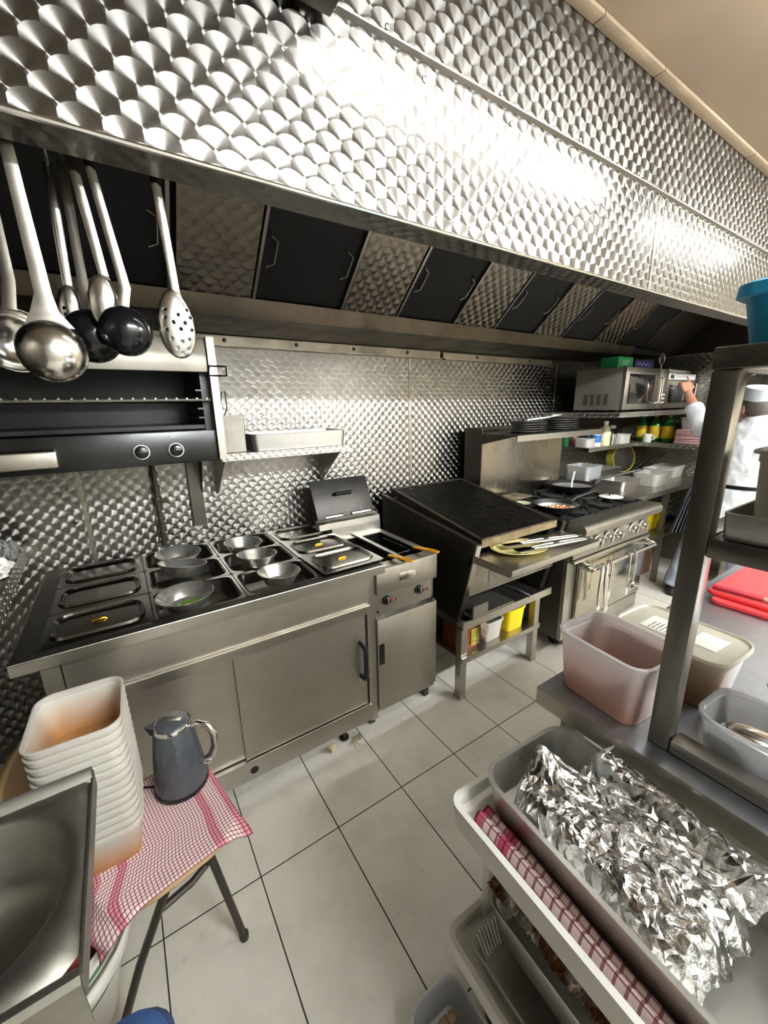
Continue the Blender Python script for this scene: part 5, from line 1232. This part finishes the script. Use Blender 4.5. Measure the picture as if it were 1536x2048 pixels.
B().grid(bk, 16, 8).put('backrest', 'wood', chr_, solid=.012)
# towel over the seat
def tw(u, v):
    lx0 = -.212+.046*max(0, min(1, (v-.15)/.2)); x, y = lx0+(.168-lx0)*u, -.192+.362*v
    qx, qy = abs(x)-(.1725-.11), abs(y)-(.1925-.11)
    cdist = max(0, math.hypot(max(qx, 0), max(qy, 0))+min(max(qx, qy), 0)-.108)
    p = sm @ Vector((x, y, 0))
    z = SZ+.005+.0010*noise.noise(Vector((u*7, v*7, 1)))
    # hanging ruffle at the near left corner
    z -= cdist*1.0
    ruff = min(1, cdist*12)*.008*math.sin(u*44+v*26)
    return (p.x+ruff*.6+cdist*.30, p.y+ruff+cdist*.12, z)
o = B().grid(tw, 60, 66, lambda u, v: (u*.40, v*.36)).put('tea_towel', 'gingham', solid=.002)
tag(o, 'red and white checked tea towel spread over the chair seat under the kettle', 'towel')

# stack of nested tubs
t0 = None
TW, TD, TH = .185, .215, .115
nt = 14
for i in range(nt):
    f = i/(nt-1)
    top = i == nt-1
    if i == 0: src = tub_geo(TW, TD, TH, .035, .82, .0035, .0015, .0035).put('food_tub', 'tub_orange'); o = src
    else: o = src.copy(); COL.objects.link(o)
    o.location = (-.187-.001*f, 1.106+.006*f, SZ+.0085+i*.0224); o.rotation_euler = (0, 0, -.03)
    pos_ = ('lowest', 'second lowest', 'third lowest', 'fourth lowest', 'fifth lowest', 'sixth lowest', 'seventh lowest', 'seventh from the top', 'sixth from the top', 'fifth from the top', 'fourth from the top', 'third from the top', 'second from the top', 'topmost')[i]
    tag(o, f'milky orange-stained food tub, {pos_} of the nested stack on the chair', 'tub', 'nested tubs stacked on the chair')

# kettle
KX, KY, KZ = .002, 1.180, SZ+.008
kt = thing('electric_kettle', 'dark grey faceted electric kettle with a chrome handle on the towel', 'kettle', (KX, KY, KZ), 0, None, world=False)
ks = B(); nn = 20; prev = None
prof = [(.0735, .012), (.0725, .035), (.0700, .062), (.0675, .089), (.0645, .116), (.0610, .143), (.0575, .170), (.0535, .196), (.0500, .212)]
for q, (r, z) in enumerate(prof):
    ring = [ks.b.verts.new((r*math.cos(2*PI*(i+.5*(q % 2))/nn), r*math.sin(2*PI*(i+.5*(q % 2))/nn), z)) for i in range(nn)]
    if prev:
        for i in range(nn):
            j = (i+1) % nn
            if q % 2: ks.b.faces.new((prev[i], prev[j], ring[i])); ks.b.faces.new((prev[j], ring[j], ring[i]))
            else: ks.b.faces.new((prev[i], ring[j], ring[i])); ks.b.faces.new((prev[i], prev[j], ring[j]))
    prev = ring
ks.put('kettle_body', 'kettle', kt, smooth=False)
B().lathe([(.070, 0), (.076, .002), (.076, .012), (.0735, .013)], 32).put('base_ring', 'black_plastic', kt)
B().lathe([(.051, .211), (.0515, .217), (.049, .222), (.044, .222), (.040, .219)], 32).put('rim_ring', 'chrome', kt)
B().lathe([(.0445, .219), (.043, .226), (.025, .231), (1e-4, .232)], 28).put('kettle_lid', 'kettle', kt)
kd = Vector((.84, -.545, 0))
B().bar(-kd*.03+Vector((0, 0, .232)), kd*.03+Vector((0, 0, .232)), .016, .006).put('lid_grip', 'chrome', kt)
sd_ = Vector((-kd.y, kd.x, 0))
def kp(a, b_, z): return kd*a+sd_*b_+Vector((0, 0, z))
B().loft([[kp(-.040, -.022, .20), kp(-.040, .022, .20), kp(-.042, .020, .215), kp(-.042, -.020, .215)], [kp(-.06, -.014, .186), kp(-.06, .014, .186), kp(-.066, .012, .211), kp(-.066, -.012, .211)], [kp(-.079, -.004, .198), kp(-.079, .004, .198), kp(-.083, .003, .207), kp(-.083, -.003, .207)]]).put('spout', 'kettle', kt)
hp = [kp(.048, 0, .205), kp(.075, 0, .218), kp(.105, 0, .210), kp(.122, 0, .18), kp(.122, 0, .14), kp(.108, 0, .105), kp(.085, 0, .088), kp(.070, 0, .082)]
hb_ = B().tube(hp, [.008, .009, .0095, .0095, .009, .0085, .008, .007], 12).put('handle', 'chrome', kt)
B().tube([p-kd*.004 for p in hp[2:7]], [.006, .0098, .0102, .0095, .006], 10).put('handle_inner', 'kettle', hb_)
B().bar(kp(.066, 0, .076), kp(.098, 0, .078), .012, .006).put('switch_lever', 'chrome', kt)
cd_ = B().tube([(KX-.06, KY+.02, KZ+.002), (KX-.10, KY+.045, KZ+.001), (KX-.135, KY+.03, KZ+.002), (KX-.15, KY+.01, KZ+.002)], .0035, 8)
o = cd_.put('power_cord', 'black_plastic'); tag(o, 'black kettle cord lying on the checked towel beside the tubs', 'cord')

# ================================================================== SINK
KZs = .868
sk = thing('steel_sink', 'scratched stainless steel sink with a round-cornered bowl at the bottom left corner', 'sink', (-.5, .7, KZs))
s1x, s0y, s1y = -.147, .518, .862
bc = Vector((-.405, .692, 0)); bw, bdp, brd = .46, .275, .125
def sq(w_, d_, r_, z): return [(bc.x+x, bc.y+y, z) for x, y in rrect(w_, d_, r_, 8)]
n8 = 36
def outer(z):
    P = []
    for x, y in rrect(bw, bdp, brd, 8):
        # push the opening outline out to the sheet border
        sx_ = (s1x-bc.x) if x > 0 else (bc.x-(LX+.01)); sy_ = (s1y-bc.y) if y > 0 else (bc.y-s0y)
        m_ = max(abs(x)/(bw/2), abs(y)/(bdp/2)); X_ = x/m_/(bw/2); Y_ = y/m_/(bdp/2)
        P.append((bc.x+max(-1, min(1, X_*1.0001))*sx_, bc.y+max(-1, min(1, Y_*1.0001))*sy_, z))
    return P
B().loft([outer(KZs), sq(bw+.012, bdp+.012, brd, KZs), sq(bw, bdp, brd, KZs-.006), sq(bw-.03, bdp-.03, brd-.01, KZs-.11), sq(bw-.10, bdp-.09, brd-.03, KZs-.148), sq(bw-.3, bdp-.2, .04, KZs-.156)], False, True).put('sink_top', 'sink_steel', sk, solid=.0015, ang=50)
up = [(s1y-.012, KZs), (s1y-.004, KZs+.012), (s1y+.006, KZs+.016), (s1y+.014, KZs+.010), (s1y+.016, KZs-.02), (s1y+.013, KZs-.02), (s1y+.011, KZs+.006), (s1y+.004, KZs+.011), (s1y-.002, KZs+.008), (s1y-.009, KZs-.003)]
B().prism(up, 'x', LX+.01, s1x).put('rear_upstand', 'sink_steel', sk)
fr_ = [(s0y+.006, KZs), (s0y-.002, KZs+.006), (s0y-.010, KZs+.006), (s0y-.016, KZs-.002), (s0y-.010, KZs-.09), (s0y-.007, KZs-.09), (s0y-.012, KZs-.003), (s0y-.008, KZs+.003), (s0y-.002, KZs+.003), (s0y+.006, KZs-.003)]
B().prism(fr_, 'x', LX+.01, s1x).put('front_apron', 'sink_steel', sk)
B().box(s1x-.002, s1x+.002, s0y-.008, s1y+.01, KZs-.035, KZs+.003).put('end_fold', 'sink_steel', sk, smooth=False)
B().lathe([(.030, 0), (.034, .003), (.026, .004), (.024, -.001), (1e-4, -.002)], 28, T3(-.352, .665, KZs-.154)).put('drain', 'chrome', sk)
for y in (.55, .82): B().prism([(LX+.003, KZs-.02), (-.7, KZs-.02), (LX+.003, .55)], 'y', y, y+.02).put('bracket', 'steel_dark', sk, smooth=False)

# ================================================================== BUCKET OF ONIONS, BIN
bk_ = thing('bucket', 'white plastic bucket with green stripes, filled with onions, half under the chair', 'bucket', (-.374, 1.048, .001), world=False)
B().lathe([(.13, 0), (.134, .004), (.19, .24), (.204, .245), (.204, .262), (.194, .266), (.20, .335), (.212, .340), (.212, .352), (.198, .356), (.190, .345), (.182, .24), (.128, .006), (1e-4, .005)], 44).put('bucket_body', 'white_plastic', bk_)
for z in (.20, .305):
    r_ = .1803 if z < .25 else .1975
    B().lathe([(r_+.0012+.0003*0, z), (r_+.0025, z+.012)], 44, cap0=False, cap1=False).put('stripe', plain('stripe_green', '#4a7a4a', .5), bk_)
B().tube([(.2065*math.cos(a), .2065*math.sin(a), .30+.0) for a in [math.radians(q) for q in range(-80, 105, 12)]], .004, 6).put('bucket_handle', 'steel', bk_)
onm = plain('onion_skin', '#7a3a2c', .35, 0, .3, 30)
rnd = random.Random(3); first = None
k_ = 0
for lay, zz in ((0, .195), (1, .284)):
    for q in range(8 if lay == 0 else 7):
        a = q*2*PI/(7 if lay == 0 else 6)+lay*.5; rr = .122 if lay == 0 else .118
        if q == (7 if lay == 0 else 6): rr = 0
        x, y = rr*math.cos(a), rr*math.sin(a)
        if first is None:
            first = B().lathe([(.006, -.040), (.022, -.034), (.038, -.018), (.043, 0), (.038, .018), (.022, .033), (.008, .042), (.004, .055)], 18).put('onion', onm); o = first
        else: o = first.copy(); COL.objects.link(o)
        o.location = (-.374+x, 1.048+y, zz+.012); o.rotation_euler = (rnd.uniform(-1, 1), rnd.uniform(-1, 1), rnd.uniform(0, 6))
        o.scale = (.84,)*3
        tag(o, 'reddish brown onion in the white bucket', 'onion', 'onions in the bucket')
bn_ = thing('waste_bin', 'bin with a rounded blue lid, cut off by the bottom edge of the frame', 'bin', (-.185, .59, .001), world=False)
B().stack([(.17, .15, .04, 0), (.2, .18, .05, .43)]).put('bin_body', plain('bin_dark', '#2a2c30', .5), bn_)
B().stack([(.205, .185, .06, .432), (.21, .19, .065, .46), (.19, .17, .065, .485), (.12, .11, .05, .498)]).put('bin_lid', 'navy', bn_)

# ================================================================== WORKTOP TABLE AND GANTRY
TT = .88
tb = thing('work_table', 'long stainless steel worktop table on the right with tubs and red boards', 'table', (1.5, -.1, 0))
ta0, ta1, tb0, tb1 = .782, 2.45, -.75, .512
B().box(ta0, ta1, tb0, tb1, TT-.004, TT).put('worktop', 'table_steel', tb, smooth=False)
B().box(ta0-.002, ta0, tb0, tb1, TT-.045, TT).box(ta0, ta1, tb1, tb1+.002, TT-.045, TT).box(ta1, ta1+.002, tb0, tb1, TT-.045, TT).put('edge_fold', 'steel', tb, smooth=False)
for x in (.85, 1.62, 2.34):
    for y in (-.65, .44): B().box(x, x+.042, y, y+.042, .001, TT-.006).put('leg', 'steel_dull', tb, smooth=False)
B().box(.86, 2.37, -.62, .47, .24, .246).put('undershelf', 'steel_dull', tb, smooth=False)
gt = thing('gantry_shelf', 'two-tier square-tube steel gantry standing on the end of the worktop table', 'gantry shelf', (.85, .1, TT))
gxa, gxb, gya, gyb = .828, 1.16, .243, -.70
for x, y in ((gxa, gya), (gxa, gyb)): B().box(x, x+.037, y, y+.038, TT+.001, 1.612, .003).put('post', 'gantry', gt)
for z0, z1, nm in ((1.613, 1.648, 'top_rail'), (1.300, 1.335, 'middle_rail')):
    e = .0 if nm == 'top_rail' else -.040
    B().box(gxa-.003, gxa+.045, gyb+.046, gya+.039+e, z0, z1, .003).put(nm, 'gantry', gt)
    B().box(gxb, gxb+.048, gyb+.046, gya+.039+e, z0, z1, .003).put(nm, 'gantry', gt)
    B().box(gxa+.046, gxb-.001, gya+.002, gya+.037, z0, z1, .003).put(nm, 'gantry', gt)
B().box(gxa+.046, gxb-.001, gyb+.05, gya+.0, 1.640, 1.646).put('top_board', 'gantry', gt, smooth=False)
B().box(gxa+.046, gxb-.001, gyb+.05, gya+.0, 1.327, 1.333).put('middle_board', 'gantry', gt, smooth=False)
B().box(gxa, gxa+.042, gyb+.046, gya-.001, TT+.001, TT+.030, .004).put('base_rail', 'steel', gt)

def open_tub(label, x, y, w_, d_, h_, mat, rz=0, r=.035, z=TT+.001, taper=.86, name='plastic_tub', cont=None):
    t = thing(name, label, 'tub', (x, y, z), rz, None, world=False)
    tub_geo(w_, d_, h_, r, taper, .0055).put('tub_body', mat, t)
    if cont:
        m_, z1, k1 = cont
        B().stack([(w_*taper-.012, d_*taper-.012, r*.75, .005), (w_*k1-.012, d_*k1-.012, r*.8, z1)]).put('contents', m_, t)
    return t
open_tub('large open milky tub stained pink inside, behind the gantry post', .908, .398, .168, .212, .152, 'tub_pink', -.10)
lt_ = open_tub('lidded milky tub of brown food with paper labels, behind the open pink tub', 1.092, .340, .160, .235, .124, 'tub_brown', -.06, cont=(plain('brown_food', '#a2784c', .6, 0, .2, 20), .085, .93))
lidp = B().stack([(.166, .241, .038, .125), (.178, .253, .045, .1255), (.178, .253, .045, .134), (.170, .245, .04, .135), (.162, .237, .036, .130), (.150, .225, .03, .130)]).put('tub_lid', 'lid', lt_)
lab = B().box(-.045, .03, .01, .075, .1305, .1312).put('paper_label', 'paper', lidp, smooth=False)
lx = B(); rnd = random.Random(5)
for q in range(5):
    x = -.04
    while x < -.0: lx.box(x, x+.005, .018+q*.009, .021+q*.009, .1312, .1315); x += rnd.choice((.006, .007, .009))
lx.put('label_print', plain('grey_ink', '#6a675f', .7), lab, smooth=False)
B().box(-.03, .045, -.085, -.03, .1305, .1312).put('paper_label', 'paper', lidp, smooth=False)
tc = open_tub('clear plastic tub holding two steel spoons at the near table edge', .942, .122, .150, .200, .088, 'tub_blue', -.05, .04)
ys = open_tub('clear plastic tub with yellow sauce on the worktop by the spoon tub', 1.140, .06, .17, .2, .095, 'tub_blue', -.1, .03, cont=(plain('yellow_sauce', '#d9a81e', .35, 0, .1), .05, .90))
for q, (dx, dy, rz) in enumerate(((-.004, .0, 2.02), (.018, -.004, 1.90))):
    s_ = thing('serving_spoon', ('large steel spoon lying bowl down in the clear tub, the upper one', 'large steel spoon in the clear tub, the lower one')[q], 'spoon', (.925+dx, .148+dy, TT+.056-.036*q), rz, 'spoons in the clear tub', world=False)
    B().loft([[(x, y, z) for x, y in ell(.048*kk, .027*kk, 24)] for kk, z in ((1, 0), (.96, .009), (.8, .016), (.5, .020), (.02, .0215))], False, True).put('spoon_bowl', 'steel_bright', s_, solid=.0015)
    B().loft([[(x, a_*w_, z+b_*.002) for a_, b_ in ((-1, -1), (1, -1), (1, 1), (-1, 1))] for x, w_, z in ((-.040, .010, .008), (-.065, .006, .026+.01*q), (-.11, .007, .050+.03*q), (-.20, .010, .082+.034*q))]).put('handle', 'steel_bright', s_)
    s_.rotation_euler = (0, -.04, rz)
for q, (z, x, y, rz) in enumerate(((TT+.001, 1.86, .20, .03), (TT+.0175, 1.885, .215, -.02))):
    o = B().stack([(.42, .5, .02, 0), (.425, .505, .022, .003), (.425, .505, .022, .012), (.42, .5, .02, .015)]).put('cutting_board', 'red_board'); o.location = (x, y, z); o.rotation_euler = (0, 0, rz)
    tag(o, ('red plastic cutting board, the lower of the two on the worktop', 'red plastic cutting board, the upper one under the knife')[q], 'cutting board', 'red cutting boards on the worktop')
kn = thing('kitchen_knife', 'kitchen knife with a dark red handle lying on the red boards', 'knife', (1.715, .325, TT+.034), -1.46, None, world=False)
B().loft([[(x, a_*w_, .009+b_*.008) for a_, b_ in ell(1, 1, 12)] for x, w_ in ((-.135, .010), (-.12, .014), (-.06, .013), (-.01, .015), (.0, .011))]).put('knife_handle', 'red_handle', kn)
B().loft([[(x, y0, z0), (x, y1, z0), (x, y1, z0+.0018), (x, y0, z0+.0018)] for x, y0, y1, z0 in ((0, -.012, .012, .009), (.03, -.024, .014, .007), (.14, -.022, .013, .003), (.2, .008, .011, .001))]).put('knife_blade', 'steel_bright', kn)
o = B().box(-.03, .03, -.04, .04, 0, .0006).put('paper_slip', 'paper'); o.location = (1.50, .205, TT+.001); o.rotation_euler = (0, 0, .4); tag(o, 'small white slip of paper on the worktop by the right frame edge', 'paper')
# on the gantry
ft = B().stack([(.262, .452, .006, 0), (.265, .455, .008, .002), (.270, .460, .008, .046), (.272, .462, .008, .047), (.264, .454, .006, .047), (.258, .448, .006, .003)]).put('foil_tray', steel('crinkled_steel', '#c9c7c1', .3, grain=(60, 60, 60), grime=.3, gscale=25), None); ft.location = (.966, .0, 1.3365)
tag(ft, 'shallow crinkled steel tray on the middle shelf of the gantry', 'tray')
tub('tall beige-grey plastic box in the tray on the gantry middle shelf', .22, .26, .145, .03, (.975, .085, 1.3405), 0, plain('beige_box', '#a9a290', .4, 0, .05), 'box', name='plastic_box', taper=.92, rim=.008)
btb = thing('blue_tub', 'bright blue plastic tub with a lid standing on top of the gantry', 'tub', (.975, .135, 1.649), 0, None, world=False)
B().stack([(.20, .24, .03, 0), (.205, .25, .03, .006), (.225, .275, .03, .075)]).put('tub_body', 'blue_tub', btb)
B().stack([(.24, .29, .03, .072), (.245, .295, .03, .074), (.242, .292, .03, .092), (.225, .275, .03, .096)]).put('tub_lid', 'blue_tub', btb)

# ================================================================== TROLLEY
TR = .778
tz = thing('utility_trolley', 'white plastic utility trolley with deep-rimmed shelves in the right foreground', 'trolley', (.608, .06, 0), -.03, None, world=False)
def shelf_geo(z): return B().stack([(.29, .80, .02, z-.062), (.316, .826, .024, z-.060), (.330, .84, .03, z-.006), (.328, .838, .03, z), (.304, .814, .02, z), (.300, .810, .018, z-.004), (.297, .807, .016, z-.026), (.27, .77, .014, z-.0265)])
for z, nm in ((TR, 'top_tray'), (.388, 'middle_tray'), (.115, 'bottom_tray')):
    if nm != 'bottom_tray': shelf_geo(z).put(nm, 'trolley', tz)
B().box(-.06, .12, .385, .41, .04, TR-.063, .008).put('end_column', 'trolley', tz)
B().box(-.06, .12, -.41, -.385, .04, TR-.063, .008).put('end_column', 'trolley', tz)
B().box(-.05, .11, -.384, .384, .05, .07, .005).put('base_beam', 'trolley', tz)
for x in (-.04, .10):
    for y in (-.36, .36): B().lathe([(.022, -.01), (.024, -.006), (.024, .006), (.022, .01)], 14, T3(x, y, .0255) @ R3(PI/2, 'Y')).put('castor', 'black_plastic', tz)
TF = TR-.0262
# big roasting tin
trz = -.066
rt = tray('roasting_tin', 'large deep aluminium roasting tin covered with foil on the trolley', 'roasting tin', .262, .60, .088, (.622, .148, TF+.0015), trz, 'alu', .045, .003, .006)
# crumpled foil sheet
def foil_sheet(nx, ny, seed, fn):
    rnd = random.Random(seed); b = B(); V_ = []
    for i in range(nx+1):
        row = []
        for j in range(ny+1):
            u = (i+(rnd.uniform(-.42, .42) if 0 < i < nx else rnd.uniform(-.2, .2)))/nx; v = (j+(rnd.uniform(-.42, .42) if 0 < j < ny else rnd.uniform(-.2, .2)))/ny
            row.append(b.b.verts.new(fn(u, v, rnd)))
        V_.append(row)
    for i in range(nx):
        for j in range(ny):
            a, c, d, e = V_[i][j], V_[i+1][j], V_[i+1][j+1], V_[i][j+1]
            if rnd.random() < .5: b.b.faces.new((a, c, d)); b.b.faces.new((a, d, e))
            else: b.b.faces.new((a, c, e)); b.b.faces.new((c, d, e))
    return b
def ff(u, v, rnd):
    # u across (left to right), v from near (0) to far (1)
    edge = .012*noise.noise(Vector((v*9, 3.3, 0)))
    x = -.100+.230*u+edge*.6; y = -.092+.352*v+.016*noise.noise(Vector((u*6, 7.7, 0)))
    # food piled under the sheet
    dome = max(0, 1-((u-.5)/.62)**4)*max(0, 1-((v-.48)/.60)**4)
    z = .030+.044*dome+.008*noise.noise(Vector((u*5, v*7, 2)))+rnd.uniform(-.0019, .0019)+.004*noise.noise(Vector((u*14, v*22, 5)))
    # far edge: left lobe stands, gap, right lobe rolls over higher
    far = max(0, v-.80)/.20
    lobeL = math.exp(-((u-.46)/.18)**2); lobeR = math.exp(-((u-.88)/.15)**2); gap = math.exp(-((u-.70)/.07)**2)
    z += far*(.055*lobeL+.095*lobeR)-.01*far*gap
    y += far*(.0*lobeL-.075*lobeR-.10*gap-.035*max(0, 1-u/.3))
    if lobeR > .4: y -= .02*far*far*lobeR
    # left edge turns down into the tin, near end droops
    z -= max(0, .12-u)*.20; z -= max(0, .10-v)*.25
    if u < .1 and v > .72: z += .030
    if x > .070: z = max(z, .0945*min(1, (x-.070)/.028)+rnd.uniform(-.001, .003))
    if x < -.09: z = max(z, .02)
    # torn near right corner
    return (x, y, max(.006, z))
o = foil_sheet(36, 46, 11, ff).put('foil_sheet', 'foil', smooth=False); o.location = (.622, .148, TF+.0058); o.rotation_euler = (0, 0, trz)
tag(o, 'big crumpled sheet of kitchen foil covering the roasting tin', 'foil')
# folded towel along the tin
def tl(u, v):
    # u across the fold, v along the tin
    a = u*PI*1.0
    wob = .003*math.sin(v*9)
    return ((-.5+u)*(.047-.023*v)+wob*.4, .28-.56*v, .0005+.036*math.sin(a)**.6*(.75+.25*math.sin(u*9)) + .002*noise.noise(Vector((u*6, v*20, 0))))
o = B().grid(tl, 16, 90, lambda u, v: (v*.60, u*.10)).put('tea_towel', 'gingham_fine', solid=.0015); o.location = (.4835, .145, TF+.0022); o.rotation_euler = (0, 0, -.052)
tag(o, 'red and white checked tea towel folded along the left of the roasting tin', 'towel')

# lower trolley shelf
LF = .388-.0262
fc = thing('foil_container', 'ribbed aluminium takeaway container on the lower trolley shelf, nearest the left rim', 'foil container', (.532, .275, LF+.001), -.03, None, world=False)
def ribbed(w_, d_, h_):
    L = []
    for kk, z in ((.82, 0), (.86, .003), (1, h_), (1.05, h_+.001), (1.05, h_+.004), (1.0, h_+.004), (.98, h_), (.84, .005)):
        P = []
        pts = rrect(w_*kk, d_*kk, .03, 4)
        # resample with ribs
        m_ = 160; per = 2*(w_+d_)*kk
        cum = [0]
        for q in range(len(pts)): cum.append(cum[-1]+math.dist(pts[q], pts[(q+1) % len(pts)]))
        for q in range(m_):
            s = cum[-1]*q/m_
            e = max(t for t in range(len(pts)) if cum[t] <= s); f = (s-cum[e])/max(1e-9, cum[e+1]-cum[e])
            a, c = Vector(pts[e]), Vector(pts[(e+1) % len(pts)]); p = a.lerp(c, f)
            rb = .0016*(q % 2) if .82 < kk < 1.04 else 0
            P.append((p.x*(1-rb/.08), p.y*(1-rb/.08), z))
        L.append(P)
    return B().loft(L)
ribbed(.115, .30, .055).put('container_body', 'foil_smooth' if 'foil_smooth' in M else 'alu', fc)
fc2 = dup(fc, (.566, .265, LF+.078), -.03, 'ribbed aluminium takeaway container stacked tilted on top of the lower one')
fc2.rotation_euler = (.0, .22, -.03)
def bag(u, v, rnd):
    x = -.055+.11*u; y = -.15+.30*v
    d_ = max(0, 1-(2*u-1)**2)*max(.15, 1-(2*v-1)**4)
    return (x, y, .012+.055*d_+rnd.uniform(-.004, .004)+.012*noise.noise(Vector((u*4, v*6, 8))))
tb_ = foil_sheet(22, 44, 5, bag)
gm = NT('foil_bag_film'); q_ = gm.noise(gm.obj(), 14, 4)
gm.bsdf(gm.mix(gm.ramp(q_, [(.45, (0, 0, 0, 1)), (.6, (1, 1, 1, 1))]), lin('#5a3b26'), lin('#b9b4ae')), .16, .55)
o = tb_.put('foil_wrap', gm.m, smooth=False); o.location = (.583, .283, LF+.146); o.rotation_euler = (0, .22, -.03)
tag(o, 'crumpled brown and silver wrap on the lower trolley shelf beside the containers', 'wrap')
o = B().stack([(.13, .34, .02, 0), (.14, .35, .02, .045), (.135, .345, .02, .048)]).put('dark_box', 'black_plastic'); o.location = (.668, .25, LF+.0005); tag(o, 'dark plastic box under the crumpled wrap on the lower trolley shelf', 'box')
# tub of garlic on the floor by the trolley
gt_ = open_tub('clear plastic tub of peeled garlic beside the trolley, at the bottom edge of the frame', .44, .415, .15, .20, .09, 'tub_blue', -.03, .03, .001)
gt_.location = (.455, .43, .001)
gm_ = plain('garlic_skin', '#b89a78', .55, 0, .25, 40)
first = None; rnd = random.Random(6)
for q in range(9):
    if first is None:
        first = B().loft([[(x, y, z) for x, y in ell(a, c, 12)] for a, c, z in ((.002, .002, -.03), (.012, .010, -.02), (.017, .014, -.003), (.013, .011, .014), (.005, .005, .027), (.002, .002, .032))]).put('garlic_clove', gm_); o = first
    else: o = first.copy(); COL.objects.link(o)
    o.scale = (.8,)*3
    o.location = (.455+(q % 3-1)*.034, .43+(q//3-1)*.05, .036); o.rotation_euler = (rnd.uniform(-.5, .5)+1.2, rnd.uniform(-.3, .3), rnd.uniform(0, 6))
    tag(o, 'pale brown garlic clove in the clear tub by the trolley', 'garlic', 'garlic cloves in the tub')
# debris under the hot cupboard
ob = thing('cork', 'small pale disc-topped stopper lying on the floor under the hot cupboard', 'stopper', (.615, 1.435, .001), world=False)
B().lathe([(.008, 0), (.008, .022), (.016, .024), (.016, .030), (.012, .032)], 14, R3(.0, 'X')).put('stopper_body', plain('pale_stopper', '#cdbb8a', .5), ob)
db = B(); rnd = random.Random(8)
for q in range(14):
    a = rnd.uniform(0, 6.28); p = Vector((rnd.uniform(-.02, .02), rnd.uniform(-.015, .015), .003))
    db.tube([p, p+Vector((.02*math.cos(a), .02*math.sin(a), .012)), p+Vector((.04*math.cos(a+.6), .035*math.sin(a+.6), .002))], .0012, 5)
o = db.put('food_scraps', plain('straw_scraps', '#8a7a4a', .8, 0, .3, 60)); o.location = (.745, 1.43, .001); tag(o, 'stringy straw-coloured scraps on the floor at the foot of the hot cupboard', 'scraps', kind='stuff')
